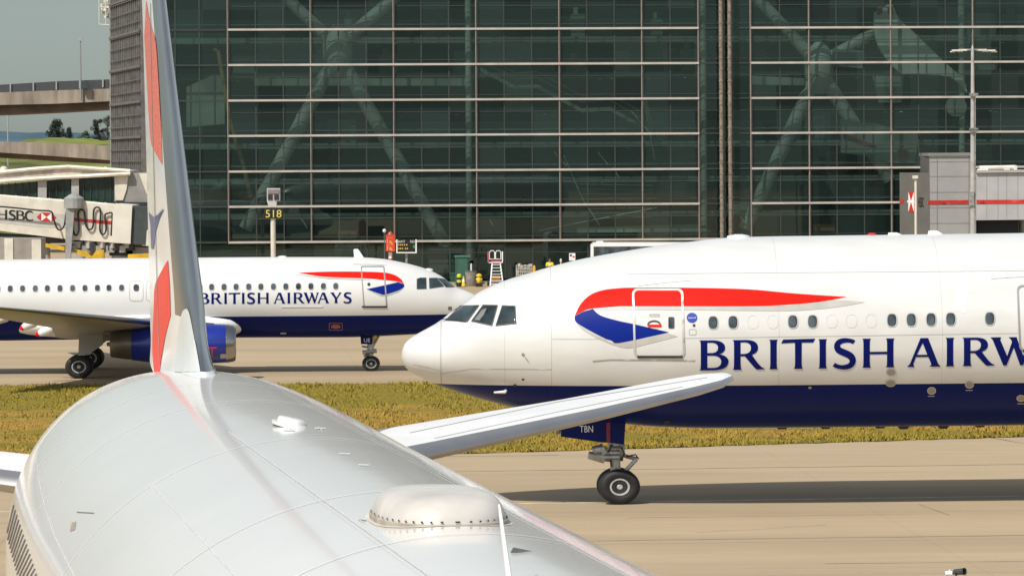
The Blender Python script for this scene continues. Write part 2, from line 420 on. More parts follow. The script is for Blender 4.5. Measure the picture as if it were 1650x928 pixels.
# ================================================================== GROUND
def ground_sheet():
    m = bpy.data.materials.new('apron_concrete'); m.use_nodes = True; nt = m.node_tree; b = nt.nodes['Principled BSDF']
    b.inputs['Roughness'].default_value = 0.9; b.inputs['Specular IOR Level'].default_value = 0.2
    tc = nt.nodes.new('ShaderNodeTexCoord'); sp = nt.nodes.new('ShaderNodeSeparateXYZ'); nt.links.new(tc.outputs['Object'], sp.inputs[0])
    def noise(scale, stretch, det=6, rough=0.55):
        mp = nt.nodes.new('ShaderNodeMapping'); mp.inputs['Scale'].default_value = stretch; nt.links.new(tc.outputs['Object'], mp.inputs[0])
        n = nt.nodes.new('ShaderNodeTexNoise'); n.inputs['Scale'].default_value = scale; n.inputs['Detail'].default_value = det; n.inputs['Roughness'].default_value = rough
        nt.links.new(mp.outputs[0], n.inputs['Vector']); return n.outputs['Fac']
    def ramp(v, stops):
        r = nt.nodes.new('ShaderNodeValToRGB'); e = r.color_ramp.elements
        e[0].position, e[0].color = stops[0][0], (*stops[0][1], 1); e[1].position, e[1].color = stops[-1][0], (*stops[-1][1], 1)
        nt.links.new(v, r.inputs[0]); return r.outputs[0]
    c = ramp(noise(0.05, (1, 1, 1)), [(0.3, (0.405, 0.31, 0.200)), (0.7, (0.485, 0.375, 0.245))])
    # worn wheel lanes run along the taxiway
    c = node_mix(nt, node_math(nt, 'MULTIPLY', ramp(noise(0.16, (0.10, 1.6, 1), 8, 0.65), [(0.40, (0, 0, 0)), (0.70, (1, 1, 1))]), 0.42), c, (0.235, 0.175, 0.115))
    c = node_mix(nt, node_math(nt, 'MULTIPLY', ramp(noise(1.3, (0.25, 1.2, 1), 8, 0.7), [(0.35, (0, 0, 0)), (0.75, (1, 1, 1))]), 0.28), c, (0.27, 0.205, 0.14))
    c = node_mix(nt, node_math(nt, 'MULTIPLY', ramp(noise(9, (0.5, 1, 1), 4, 0.7), [(0.55, (0, 0, 0)), (0.85, (1, 1, 1))]), 0.35), c, (0.16, 0.12, 0.09))
    # slab joints
    rot = nt.nodes.new('ShaderNodeMapping'); rot.inputs['Rotation'].default_value = (0, 0, R(-4)); nt.links.new(tc.outputs['Object'], rot.inputs[0])
    sj = nt.nodes.new('ShaderNodeSeparateXYZ'); nt.links.new(rot.outputs[0], sj.inputs[0])
    for ax, per, hw in ((1, 7.6, 0.035), (0, 11.0, 0.02)):
        fr_ = node_math(nt, 'FRACT', node_math(nt, 'DIVIDE', sj.outputs[ax], per))
        d = node_math(nt, 'ABSOLUTE', node_math(nt, 'SUBTRACT', fr_, 0.5))
        c = node_mix(nt, node_math(nt, 'MULTIPLY', node_math(nt, 'LESS_THAN', d, hw/per), 0.42 if ax else 0.12), c, (0.12, 0.09, 0.065))
    nt.links.new(c, b.inputs['Base Color'])
    bp = nt.nodes.new('ShaderNodeBump'); bp.inputs['Strength'].default_value = 0.25; bp.inputs['Distance'].default_value = 0.02
    nt.links.new(noise(14, (1, 1, 1)), bp.inputs['Height']); nt.links.new(bp.outputs[0], b.inputs['Normal'])
    mb = MB().add([(-6000, -500, 0), (6000, -500, 0), (6000, 9000, 0), (-6000, 9000, 0)], [(0, 1, 2, 3)])
    struct(mb.build('apron', m, fix=False))
ground_sheet()

# taxiway line beside the wide-body
lp = [G(1010, 808.6), G(1240, 805), G(1460, 801.5), G(1700, 798)]
mb = MB()
d = (lp[-1]-lp[0]).normalized(); n_ = Vector((-d.y, d.x, 0))*0.10; a = lp[0]-d*34; b = lp[-1]+d*20; zz = Vector((0, 0, 0.004))
mb.add([a-n_+zz, b-n_+zz, b+n_+zz, a+n_+zz], [(0, 1, 2, 3)])
struct(mb.build('taxiway_line', mat('faded_line', (0.66, 0.58, 0.44), 0.8, nz=(1.5, 0.25)), fix=False))

crk = mat('tar_seam', (0.21, 0.16, 0.115), 0.85, nz=(0.8, 0.4)); rk = random.Random(11)
def ground_seam(pts, w):
    mb = MB(); g = [G(x, y) for x, y in pts]; z = Vector((0, 0, 0.005))
    for i, p in enumerate(g):
        d = (g[min(i+1, len(g)-1)]-g[max(i-1, 0)]).normalized(); n = Vector((-d.y, d.x, 0))*w*rk.uniform(0.5, 1.2); mb.v += [p-n+z, p+n+z]
    for i in range(len(g)-1): mb.f.append((2*i, 2*i+1, 2*i+3, 2*i+2)); mb.m.append(0)
    struct(mb.build('tar_seam', crk, fix=False))
for x0, y0, x1, y1, w in ((700, 760, 1720, 747, 0.04), (1010, 834, 1470, 828, 0.02), (900, 872, 1720, 861, 0.03), (1330, 908, 1720, 903, 0.018), (1480, 812, 1530, 830, 0.012), (1120, 858, 1330, 846, 0.016), (1590, 704, 1660, 716, 0.03), (720, 735, 900, 733, 0.03), (400, 531, 640, 528, 0.06), (430, 590, 700, 586, 0.05)):
    n_s = max(4, int((x1-x0)/45)); ground_seam([(x0+(x1-x0)*k/n_s, y0+(y1-y0)*k/n_s+rk.uniform(-0.35, 0.35)) for k in range(n_s+1)], w)
# grass strip between the two taxiways
gl, gr = G(0, 754), G(1650, 703.5)
def edge_near(X): return gl.y+(gr.y-gl.y)*(X-gl.x)/(gr.x-gl.x)
gf0, gf1 = G(0, 621.5), G(470, 620)
def edge_far(X): return gf0.y+(gf1.y-gf0.y)*0.3*(X-gf0.x)/(gf1.x-gf0.x)
gm = bpy.data.materials.new('verge_turf'); gm.use_nodes = True
def grass_nodes(m, bright):
    nt = m.node_tree; b = nt.nodes['Principled BSDF']; b.inputs['Roughness'].default_value = 0.85; b.inputs['Specular IOR Level'].default_value = 0.15
    ge = nt.nodes.new('ShaderNodeNewGeometry')
    def nz(scale, st):
        mp = nt.nodes.new('ShaderNodeMapping'); mp.inputs['Scale'].default_value = st; nt.links.new(ge.outputs['Position'], mp.inputs[0])
        n = nt.nodes.new('ShaderNodeTexNoise'); n.inputs['Scale'].default_value = scale; n.inputs['Detail'].default_value = 6; nt.links.new(mp.outputs[0], n.inputs['Vector']); return n.outputs['Fac']
    sp = nt.nodes.new('ShaderNodeSeparateXYZ'); nt.links.new(ge.outputs['Position'], sp.inputs[0])
    # greener at both edges, dry in the middle
    dist = node_math(nt, 'DIVIDE', node_math(nt, 'ABSOLUTE', node_math(nt, 'SUBTRACT', sp.outputs[1], 139.0)), 14.0)
    v = node_math(nt, 'ADD', node_math(nt, 'MULTIPLY', nz(0.5, (0.35, 0.8, 0)), 1.5), node_math(nt, 'MULTIPLY', dist, 0.42))
    r = nt.nodes.new('ShaderNodeValToRGB'); e = r.color_ramp.elements
    k = bright
    e[0].position, e[0].color = 0.62, (0.50*k, 0.275*k, 0.055*k, 1); e[1].position, e[1].color = 1.22, (0.285*k, 0.228*k, 0.022*k, 1)
    x = e.new(0.92); x.color = (0.42*k, 0.275*k, 0.042*k, 1)
    rr = node_math(nt, 'MULTIPLY', v, 1.0); nt.links.new(rr, r.inputs[0])
    c = node_mix(nt, node_math(nt, 'MULTIPLY', nz(5.0, (1, 1, 0)), 0.5), r.outputs[0], (0.47*k, 0.32*k, 0.075*k))
    nt.links.new(c, b.inputs['Base Color'])
    if bright > 0.9:
        up = nt.nodes.new('ShaderNodeVectorMath'); up.operation = 'NORMALIZE'; mxn = nt.nodes.new('ShaderNodeVectorMath'); mxn.operation = 'ADD'; mxn.inputs[1].default_value = (0, 0, 2.0); nt.links.new(ge.outputs['Normal'], mxn.inputs[0]); nt.links.new(mxn.outputs[0], up.inputs[0]); nt.links.new(up.outputs[0], b.inputs['Normal'])
grass_nodes(gm, 0.62)
xs = np.linspace(-34, 30, 140); vs = []; fs = []
for i, x in enumerate(xs):
    yn, yf = edge_near(x)+rng.normal(0, 0.12), edge_far(x)+rng.normal(0, 0.25)
    for k in range(9): vs.append((x, yn+(yf-yn)*k/8, 0.02 if k in (0, 8) else 0.05+0.03*math.sin(i*1.3+k*2.1)))
for i in range(len(xs)-1):
    for k in range(8): a = i*9+k; fs.append((a, a+9, a+10, a+1))
mb = MB(); mb.add(vs, fs); struct(mb.build('grass_verge', gm, smooth=True))
gb = bpy.data.materials.new('grass_blades'); gb.use_nodes = True; grass_nodes(gb, 0.901)
N = 150000
X = rng.uniform(-31, 27, N); T = rng.uniform(0, 1, N)**1.25
yn = gl.y+(gr.y-gl.y)*(X-gl.x)/(gr.x-gl.x); yf = gf0.y+(gf1.y-gf0.y)*0.3*(X-gf0.x)/(gf1.x-gf0.x)
Yb = yn-0.15+(yf-yn+0.3)*T; hgt = rng.uniform(0.05, 0.14, N)*(0.75+0.5*np.sin(X*0.9+Yb*0.7)*np.sin(X*0.37-Yb*0.5)); wid = rng.uniform(0.015, 0.035, N); ang = rng.uniform(0, 2*np.pi, N); lean = rng.normal(0, 0.06, (N, 2))
dx, dy = np.cos(ang)*wid, np.sin(ang)*wid
co = np.empty((N, 3, 3)); co[:, 0] = np.stack([X-dx, Yb-dy, np.full(N, 0.02)], 1); co[:, 1] = np.stack([X+dx, Yb+dy, np.full(N, 0.02)], 1); co[:, 2] = np.stack([X+lean[:, 0], Yb+lean[:, 1], 0.04+hgt], 1)
me = bpy.data.meshes.new('grass'); me.vertices.add(3*N); me.vertices.foreach_set('co', co.ravel()); me.loops.add(3*N); me.loops.foreach_set('vertex_index', np.arange(3*N))
me.polygons.add(N); me.polygons.foreach_set('loop_start', np.arange(0, 3*N, 3)); me.update(); me.validate(); me.materials.append(gb)
go = bpy.data.objects.new('grass', me); C.objects.link(go); tag(go, 'dry yellow and green grass growing on the strip between the taxiways', 'grass', kind='stuff')

# ================================================================== WIDE-BODY AIRLINER (right)
def stations(fr, top, bot, widths, tail=(), step=0.2):
    """px silhouettes to hull stations; widths: (distance from nose tip, half width)"""
    tp = [fr.px(*p) for p in top]; bp = [fr.px(*p) for p in bot]; p0 = min(tp[0][0], bp[0][0])
    ft = pchip([math.sqrt(max(0, p-p0)) for p, z in tp], [z for p, z in tp]); fb = pchip([math.sqrt(max(0, p-p0)) for p, z in bp], [z for p, z in bp])
    fw = pchip([math.sqrt(w[0]) for w in widths], [w[1] for w in widths]); L = tp[-1][0]-p0
    out = []; s = 0.004
    while s < L:
        q = math.sqrt(s); out.append((p0+s, max(0.01, fw(q)), ft(q), fb(q))); s += min(step, 0.02+0.25*s)
    for p, w, dt, db in tail: out.append((p0+L+p, w, out[-1][2] if dt is None else dt, out[-1][3] if db is None else db))
    return out, p0
yw = R(3.5)
A = Frame(G(998, 810.2), (math.cos(yw), math.sin(yw)), (-math.sin(yw), math.cos(yw)))
top = [(646.8, 574), (648.2, 564), (651.5, 555), (665.5, 542), (686, 530.5), (708.7, 517.5), (724, 505), (743, 493.5), (767, 473.5), (792.7, 460.7), (818, 450.5), (843.6, 443), (881.7, 431.5), (932.6, 418.5), (1000, 406), (1062, 396), (1112.6, 389.6), (1176, 383), (1240, 381), (1350, 379.5), (1500, 377.5), (1650, 375.6), (1750, 374.3)]
bot = [(646.8, 576), (648.2, 583), (651.5, 589), (659, 597), (678, 608), (708.7, 621.5), (729, 628), (762, 638.5), (797.8, 648.5), (828, 656), (880, 666), (940, 675.5), (1008, 682.5), (1056, 686.5), (1158, 689), (1300, 688), (1500, 686), (1650, 684.3), (1750, 683.2)]
wd = [(0, 0.02), (0.1, 0.42), (0.3, 0.72), (0.7, 1.07), (1.2, 1.38), (2, 1.76), (3, 2.12), (4, 2.40), (5, 2.62), (6.5, 2.86), (8, 3.02), (10, 3.10), (17, 3.10), (20, 3.10)]
st, p0A = stations(A, top, bot, wd)
st += [(st[-1][0]+k, 3.1, st[-1][2], st[-1][3]) for k in (4, 8, 12, 16)]
st += [(st[-1][0]+2, 2.6, st[-1][2]-0.5, st[-1][3]+0.5), (st[-1][0]+2.6, 0.4, (st[-1][2]+st[-1][3])/2+0.3, (st[-1][2]+st[-1][3])/2-0.3)]
wide = thing('airliner', A.o, 'large white airliner at the right, navy lettering filling its side below a long ribbon', 'airliner')
hA = hull(A, st, 128)
zcut = A.px(1200, 622.0, -3.0)[1]
def seamx(x, y, q): return (A.w(*(lambda r: (r[0], q, r[1]))(A.px(x, y, q)))-A.o).x
fa = hA.build('fuselage', skin_mat('wide_body_skin', (0.665, 0.66, 0.645), (0.005, 0.013, 0.112), zcut, 0.27, 0.08,
     [(seamx(710, 590, -1.6), 0.022), (seamx(889, 560, -2.9), 0.009), (seamx(813, 560, -2.6), 0.006), (seamx(1518, 500, -3), 0.006), (seamx(1255, 500, -3), 0.006)], 0, 0.12, 0.4), wide, smooth=True)
tA = [hA.bvh()]
def dA(name, loops, m, off=0.008, step=6.0, label=None, parent=None): return decal(name, loops, tA, m, parent or wide, off, step, label)
# cheek and lap seams along the hull
for pts in ([(711, 588+14), (760, 594), (889, 595)], [(889, 546.5), (1020, 546.5)], [(1105, 545), (1380, 541), (1640, 537)], [(1010, 442), (1200, 440), (1420, 438.5), (1650, 436.5)], [(832, 508), (889, 507)], [(666, 587), (690, 592), (708, 597)]):
    dA('skin_seam', [strip(pts, 0.9)], seam, 0.005, 12)
# ribbon
redp = [(926, 509), (935, 491), (950.5, 476), (971, 468), (996, 464.8), (1021.8, 463.8), (1101.8, 463.8), (1203.6, 466.3), (1280, 473), (1364, 478.5), (1318, 486.7), (1267, 491), (1216, 493.3), (1101.8, 493.5), (1000, 493.3), (955.5, 497), (940, 501.4)]
blup = [(926, 509.8), (940, 502.2), (955.5, 497.8), (968, 508.5), (996, 516.9), (1021.7, 522.3), (1078, 535.3), (1000, 552.0), (985, 548.5), (970.8, 543.2), (940, 526.9), (927.5, 518)]
ribbon = dA('ribbon', [smooth_loop(redp, (0, 9, 14), 5)], ribred, 0.010, 6, 'red upper sweep of the painted ribbon')
dA('ribbon_fold', [smooth_loop(blup, (0, 2, 6), 5)], ribblue, 0.010, 6, 'blue lower fold of the painted ribbon', ribbon)
gr1 = [(955.5, 498.2), (1000, 494.6), (1101.8, 494.6), (1216, 494.5), (1267, 492.2), (1318, 488), (1345, 483.8), (1394, 487), (1356, 493.8), (1305, 499.4), (1254.5, 501), (1101.8, 499.6), (1000, 499), (968, 500)]
gr2 = [(1076, 537), (1000, 553.2), (970.8, 544.6), (940, 528.3), (928, 520), (940, 532), (970.8, 548.8), (1009, 560.5), (1050, 552.5), (1092, 542)]
dA('ribbon_shadow', [smooth_loop(gr1, (0, 7), 4)], ribgrey, 0.009, 6, None, ribbon)
dA('ribbon_shadow', [smooth_loop(gr2, (0, 4, 9), 4)], ribgrey, 0.009, 6, None, ribbon)
lettering(LAYOUT[:11], 1126.5, 548.3, 596.5, -0.0105, -0.0165, tA, letter, wide, 'letter', 0.985, 0.012, 5)
# forward door
def door(x0, y0, x1, y1, r, w, sh, dfun, m1, parent, sill=True):
    outer = rrect(x0, y0, x1, y1, r, 5, sh); inner = rrect(x0+w, y0+w, x1-w, y1-w, r*0.75, 5, sh)
    d_ = dfun('door', [inner], white_d, 0.005, 6)
    f = dfun('door_frame', [outer, inner], m1, 0.016, 6, None, d_)
    if sill: dfun('door_sill', [[(x0+w*2+sh*(y1-y0), y1-w*0.2), (x1-w*1.5+sh*(y1-y0), y1-w*0.2), (x1-w*1.5+sh*(y1-y0), y1+w*0.8), (x0+w*2+sh*(y1-y0), y1+w*0.8)]], dark, 0.03, 6, None, d_)
    return d_
white_d = mat('door_paint', (0.78, 0.78, 0.765), 0.3, nz=(0.6, 0.03), coat=0.3)
frm = mat('door_frame_metal', (0.58, 0.57, 0.55), 0.35, 0.4)
# the door leaf itself carries the livery, so only its frame, sill, window and placards stand proud
def door_on_livery(parent, dfun, trim, outer, inner, sill, win, wm):
    f = dfun('door', [outer, inner], trim, 0.018, 6, None, parent)
    dfun('sill', [sill], dark, 0.03, 6, None, f); 
    if win: dfun('window', [win], wm, 0.018, 5, None, f)
    return f
o_ = rrect(1018.3, 465.3, 1101, 576, 9, 6, 0.03); i_ = rrect(1021.8, 468.6, 1097.4, 573, 7, 6, 0.03)
dr = door_on_livery(wide, lambda n, l, m, o, s, lb, p: decal(n, l, tA, m, p, o, s, lb), frm, o_, i_, [(1027, 572.5), (1100, 572.5), (1100, 576.5), (1027, 576.5)], rrect(1077, 511, 1086.5, 529, 2), glassd)
for l in ([ell(1054, 523, 11, 7), ell(1054, 524.5, 9.6, 6)],): dA('placard', l, dark, 0.018, 3, None, dr)
dA('placard', [[(1045, 523), (1066, 523), (1066, 527), (1045, 527)]], ribred, 0.019, 5, None, dr)
dA('placard', [rrect(1046, 506, 1063, 510, 1), rrect(1047, 507, 1062, 509, 0.7)], mat('faint_red', (0.6, 0.35, 0.32), 0.5), 0.018, 3, None, dr)
o2 = rrect(1638, 459.5, 1716, 566, 9, 6, 0.04); i2 = rrect(1641, 462.5, 1713, 563, 7, 6, 0.04)
door_on_livery(wide, lambda n, l, m, o, s, lb, p: decal(n, l, tA, m, p, o, s, lb), mat('door_frame_grey', (0.36, 0.35, 0.34), 0.4, 0.3), o2, i2, [(1648, 563), (1716, 563), (1716, 567), (1648, 567)], None, None)
# scuffs and drip seams
dA('scuff', [strip([(955, 582), (985, 579.5), (1040, 580), (1120, 581)], 2.2)], mat('scuff', (0.34, 0.32, 0.28), 0.6), 0.008, 8)
dA('skin_seam', [strip([(1028, 461), (1070, 456), (1114, 452)], 1.0)], seam, 0.006, 8)
dA('skin_seam', [strip([(1597, 449.5), (1650, 446)], 1.0)], seam, 0.006, 8)
# cabin windows
wfr = mat('window_frame', (0.50, 0.50, 0.49), 0.4, 0.2)
for (x, y) in [(1149, 519.8), (1181, 519.2), (1277.3, 518.2), (1309.2, 518), (1437, 515.8), (1468.2, 515.3), (1500, 514.8), (1531.8, 514.2), (1594.8, 513.3)]:
    w_ = dA('cabin_window', [ell(x, y, 7.2, 9.9, 24, 2.7)], glassd, 0.012, 5)
    dA('frame', [ell(x+0.3, y, 8.6, 11.2, 24, 2.7), ell(x, y, 7.2, 9.9, 24, 2.7)], wfr, 0.012, 5, None, w_)
    arc = [(x+7.0*math.cos(R(a)), y+9.6*math.sin(R(a))) for a in range(-75, 76, 15)]+[(x-1.6+7.0*math.cos(R(a)), y+1.2+9.6*math.sin(R(a))) for a in range(68, -69, -15)]
    dA('reveal_shade', [arc], mat('reveal_shade_paint', (0.02, 0.022, 0.025), 0.5), 0.015, 4, None, w_)  # dark crescent paints the shade of the window recess
for (x, y) in [(1213.5, 519), (1245.2, 518.6), (1340.5, 517.8), (1372, 517.5), (1404, 517)]:
    dA('window_plug', [ell(x, y, 9, 11, 24, 2.6), ell(x, y, 8.2, 10.2, 24, 2.6)], mat('plug_seam', (0.63, 0.62, 0.60), 0.4), 0.006, 5)
bd = dA('alliance_badge', [ell(1115, 512, 8.6, 8.0, 24)], mat('badge_blue', (0.02, 0.05, 0.35), 0.4), 0.012, 4)
dA('badge_text', text_loops('oneworld', 1108.6, 510.6, 1121.4, 513.4), paintw, 0.02, 3, None, bd)
dA('service_panel', [rrect(1110, 530, 1122, 540, 2), rrect(1111, 531, 1121, 539, 1.6)], seam, 0.008, 4); dA('access_port', [ell(1118.3, 524.3, 2.4, 2.4, 10)], dark, 0.01, 3)
# cockpit windows, near side and mirrored on the far side
panes = [[(719, 516.2), (742.5, 494.6), (771.6, 492.8), (753, 517.4)], [(760.6, 517.4), (779, 493), (801.4, 493), (792.5, 524)], [(799.6, 524.4), (810, 493.8), (829.6, 494.4), (831.4, 520.5)]]
gasket = mat('gasket', (0.10, 0.10, 0.095), 0.6)
for pn in panes:
    c_ = Vector((sum(p[0] for p in pn)/4, sum(p[1] for p in pn)/4)); big = [tuple(Vector(p)+(Vector(p)-c_).normalized()*1.7) for p in pn]
    g_ = dA('cockpit_window', [smooth_loop(pn, (0, 1, 2, 3), 3)], glassc, 0.022, 4); dA('gasket', [big, pn], gasket, 0.02, 4, None, g_)
    m2 = MB()
    for v in g_.data.vertices:
        w = v.co.copy()+A.o; r_ = w-A.o; q = r_.dot(A.l); m2.v.append(w-A.l*2*q)
    m2.f = [tuple(p.vertices) for p in g_.data.polygons]; m2.m = [0]*len(m2.f); m2.build('cockpit_window', glassc, wide, smooth=True, fix=False)
# seen through the second pane: the pilot's headset and a sun shade read as pale patches
dA('sun_shade', [[(765, 516), (777, 500), (785, 497), (780, 508), (773, 517)]], mat('shade_grey', (0.16, 0.17, 0.16), 0.4), 0.026, 4)
dA('wiper', [strip([(714, 517), (722, 515.5), (752, 519)], 1.3)], dark, 0.05, 4)
# small fittings on the nose and belly
for (x, y, rx, ry, m) in [(843, 571, 2.6, 2.4, steel), (843, 611, 2.2, 1.6, dark), (830, 620.6, 3.0, 2.0, dark), (1075, 679.5, 5, 3.5, dark)]:
    dA('sensor_port', [ell(x, y, rx, ry, 14)], m, 0.014, 3)
dA('sensor_vane', [strip([(845, 573), (849, 578), (852, 582)], 1.1)], steel, 0.03, 4)
h = cast(tA, 815, 629)[0]; mb = MB(); n_ = -A.l
mb.tube([h, h+n_*0.14+Vector((-0.03, 0, -0.03)), h+n_*0.18+Vector((-0.32, 0, -0.04))], [0.05, 0.045, 0.025], 8); mb.build('pitot_probe', white, wide, smooth=60)
ventm = mat('vent_disc', (0.33, 0.32, 0.30), 0.4, 0.4)
for (x, y, rx, ry) in [(1436, 599.5, 7, 5), (1435, 617, 7, 4.6), (1501, 629, 6, 5), (1562, 619.5, 6, 4.6), (1645, 641, 6, 4.4)]:
    v_ = dA('vent', [ell(x, y, rx, ry, 18)], ventm, 0.012, 4); dA('rim', [ell(x, y, rx+1.2, ry+1.2, 18), ell(x, y, rx, ry, 18)], wfr, 0.012, 4, None, v_)
    if x > 1490: dA('placard', [[(x-6, y+8), (x+5, y+8), (x+5, y+9.2), (x-6, y+9.2)]], ribgrey, 0.012, 5, None, v_)
dA('drain_port', [ell(1305, 624, 3, 2, 10)], ventm, 0.014, 3)
dA('stain', [[(1539, 440), (1562, 438), (1557, 505), (1538, 500)]], mat('stained_paint', (0.74, 0.71, 0.68), 0.4, nz=(1.5, 0.03)), 0.005, 8)
# crown fittings
def blade(parent, base, h, chord, th, aft, name='blade_antenna', lean=0.35, m=None):
    """thin swept blade standing on base"""
    a = Vector(aft).normalized(); s = Vector((-a.y, a.x, 0))
    secs = [(base+Vector((0, 0, -0.05)), a*chord, s*th/2), (base+a*lean*h+Vector((0, 0, h*0.9)), a*chord*0.5, s*th*0.35), (base+a*(lean*h+chord*0.1)+Vector((0, 0, h)), a*chord*0.32, s*th*0.2)]
    return surface_loft(secs).build(name, m or white, parent, smooth=40)
def crownpt(fr, tree, x): 
    p = fr.px(x, 378)[0]; w = fr.w(p, 0, 30); hit = tree.ray_cast(w, Vector((0, 0, -1))); return hit[0]
MB().lathe(crownpt(A, tA[0], 1190), (0, 0, 1), [(-0.05, 0.32), (0.04, 0.30), (0.08, 0.1)], 16).build('crown_fairing', white, wide, smooth=40)
mb = MB(); mb.lathe(crownpt(A, tA[0], 1405), (0, 0, 1), [(-0.05, 0.14), (0.01, 0.13), (0.05, 0.07), (0.06, 0.01)], 16); mb.build('beacon', red, wide, smooth=40)
blade(wide, crownpt(A, tA[0], 1430), 0.06, 0.5, 0.2, A.a, 'crown_fairing'); blade(wide, crownpt(A, tA[0], 1494), 0.1, 0.5, 0.2, A.a, 'crown_fairing')

for x in (1247, 1317, 1405, 1443, 1507, 1566):
    p = A.px(x, 688)[0]; hb = tA[0].ray_cast(A.w(p, 0, -2), Vector((0, 0, 1)))[0]; s_ = 0.05 if x not in (1443, 1507) else 0.08
    surface_loft([(hb+Vector((0, 0, 0.05)), A.a*0.42, A.l*0.05), (hb+A.a*0.12+Vector((0, 0, -s_)), A.a*0.2, A.l*0.025)]).build('belly_antenna', dark, wide, smooth=40)
# nose gear of the wide-body
gear = MB()
def gp(x, y, q=0.0):
    p, z = A.px(x, y, q); return A.w(p, q, z)
gear.tube([gp(991, 672), gp(991, 724)], 0.19, 16); gear.tube([gp(991, 722), gp(991, 742)], 0.22, 16); gear.tube([gp(991, 740), gp(993, 784)], 0.14, 16)
gear.tube([gp(993, 784, -0.42), gp(993, 784, 0.42)], 0.10, 12)
gear.tube([gp(983, 722, -0.16), gp(1000, 722, -0.16)], 0.07, 8)
for y, q in ((729, -0.2), (736, -0.25)): gear.tube([gp(958, y, q), gp(998, y, q)], 0.075, 10)
gear.tube([gp(948, 733, -0.2), gp(974, 737, -0.2)], [0.10, 0.16], 10); gear.tube([gp(955, 726, -0.25), gp(972, 722, -0.25)], 0.12, 10); gear.tube([gp(960, 738, -0.1), gp(990, 741, -0.1)], 0.06, 8)
gear.tube([gp(970, 720, -0.3), gp(975, 731, -0.3)], 0.10, 10)
gear.tube([gp(998, 731), gp(1013, 736), gp(1026, 739)], 0.05, 8); gear.tube([gp(1026, 739), gp(1008, 758)], 0.055, 8); gear.tube([gp(1004, 716, 0.1), gp(1006, 735, 0.05)], 0.03, 6)
gear.tube([gp(1003, 700), gp(1004, 716), gp(1000, 728)], 0.035, 6)
ng = gear.build('nose_gear', steel, wide, smooth=40)
hoses = MB(); hoses.tube([gp(985, 716, -0.22), gp(981, 728, -0.26), gp(984, 741, -0.2), gp(986, 752, -0.2)], 0.022, 6); hoses.tube([gp(1001, 720, -0.2), gp(1006, 730, -0.22), gp(1001, 742, -0.18)], 0.022, 6); hoses.tube([gp(1009, 735, -0.1), gp(1024, 732, -0.1), gp(1029, 739, -0.05)], 0.02, 6); hoses.build('hose', dark, ng, smooth=60)
pw, zw = A.px(998, 783.5, -0.35); rw = zw/Q
for q in (-0.33, 0.33): wheel(ng, A, pw, q, 0.55, 0.44)
for q in (-0.55, 0.55):
    mb = MB(); out = [(903.6, 703), (906.6, 683), (940, 676), (1008, 674), (1005.5, 716), (981, 713), (967, 712)]
    a_ = [gp(x, y, q) for x, y in out]; b_ = [v+A.l*(0.04 if q < 0 else -0.04) for v in a_]; n = len(a_)
    mb.add(a_+b_, [tuple(range(n)), tuple(reversed(range(n, 2*n)))]+[(i, i+n, (i+1) % n+n, (i+1) % n) for i in range(n)])
    gd = mb.build('gear_door', navy, ng)
    if q < 0:
        tg = [mb.bvh()]
        decal('registration', text_loops('TBN', 934, 685.6, 955.5, 696, 0.025), tg, paintw, ng, 0.01, 4)
        decal('stripe', [[(977, 681), (983, 680), (983.2, 713), (977.2, 712.6)]], tg, mat('stripe_crimson', (0.20, 0.01, 0.03), 0.5), ng, 0.01, 8)
mb = MB()
for k in range(2): mb.lathe(gp(903, 691, -0.35+0.7*k), -A.a, [(-0.12, 0.02), (-0.05, 0.12), (0.10, 0.17), (0.12, 0.15)], 14, Q)
mb.box(gp(903.5, 691, 0), (0.14, 0.9, 0.2), yw); mb.build('landing_light', steel, ng, smooth=40)

# ================================================================== NARROW-BODY AIRLINER (left, behind)
yb = R(2.5)
B = Frame(G(598, 597.3), (-math.cos(yb), -math.sin(yb)), (-math.sin(yb), math.cos(yb)))
top = [(773.5, 490), (771.5, 483), (768, 478), (764, 474.6), (751, 468.5), (733, 461.8), (725, 456), (718, 449.5), (705, 441.5), (692.6, 435.4), (667, 427.3), (641.7, 421.4), (616, 417), (578, 414.6), (500, 414.2), (400, 414.4), (200, 416), (0, 418.4)]
bot = [(773.5, 492), (772, 499), (769, 505), (762, 512), (748, 521), (730, 528), (705, 534), (669.7, 538.5), (640, 540), (611, 541.5), (560, 543.3), (500, 543.6), (400, 543.8), (200, 546), (0, 549)]
wd = [(0, 0.02), (0.1, 0.35), (0.3, 0.58), (0.7, 0.86), (1.2, 1.10), (2, 1.40), (3, 1.66), (4, 1.84), (5, 1.94), (6.2, 1.975), (22, 1.975)]
st, p0B = stations(B, top, bot, wd)
e = st[-1]; st += [(e[0]+3, 1.95, e[2], e[3]+0.05), (e[0]+6, 1.75, e[2], e[3]+0.45), (e[0]+10, 1.25, e[2]-0.1, e[3]+1.3), (e[0]+14, 0.6, e[2]-0.5, e[3]+2.1), (e[0]+16.3, 0.2, e[2]-0.9, e[3]+2.7)]
nar = thing('airliner', B.o, 'smaller white airliner behind the grass, nose pointing right, blue engine under its wing', 'airliner')
hB = hull(B, st, 96); zb = B.px(450, 509.6, -1.9)[1]
hB.build('fuselage', skin_mat('narrow_body_skin', (0.69, 0.685, 0.67), (0.005, 0.013, 0.118), zb, 0.3, 0.04, [], 0, 0.1, 0.4), nar, smooth=True)
tB = [hB.bvh()]
def dB(name, loops, m, off=0.01, step=6.0, label=None, parent=None): return decal(name, loops, tB, m, parent or nar, off, step, label)
redp = [(481, 439.7), (527, 438), (578, 437.9), (616.3, 439.2), (634, 442.7), (645.5, 449.6), (650.8, 457.6), (641.7, 454), (621.4, 451.5), (600, 449.4), (578, 448.3), (527, 446.3), (501.8, 443.3)]
blup = [(650.9, 458.2), (650.6, 462.5), (641.7, 468), (621, 474.3), (615, 474.3), (590.8, 466), (621, 459.4), (641.7, 454.8)]
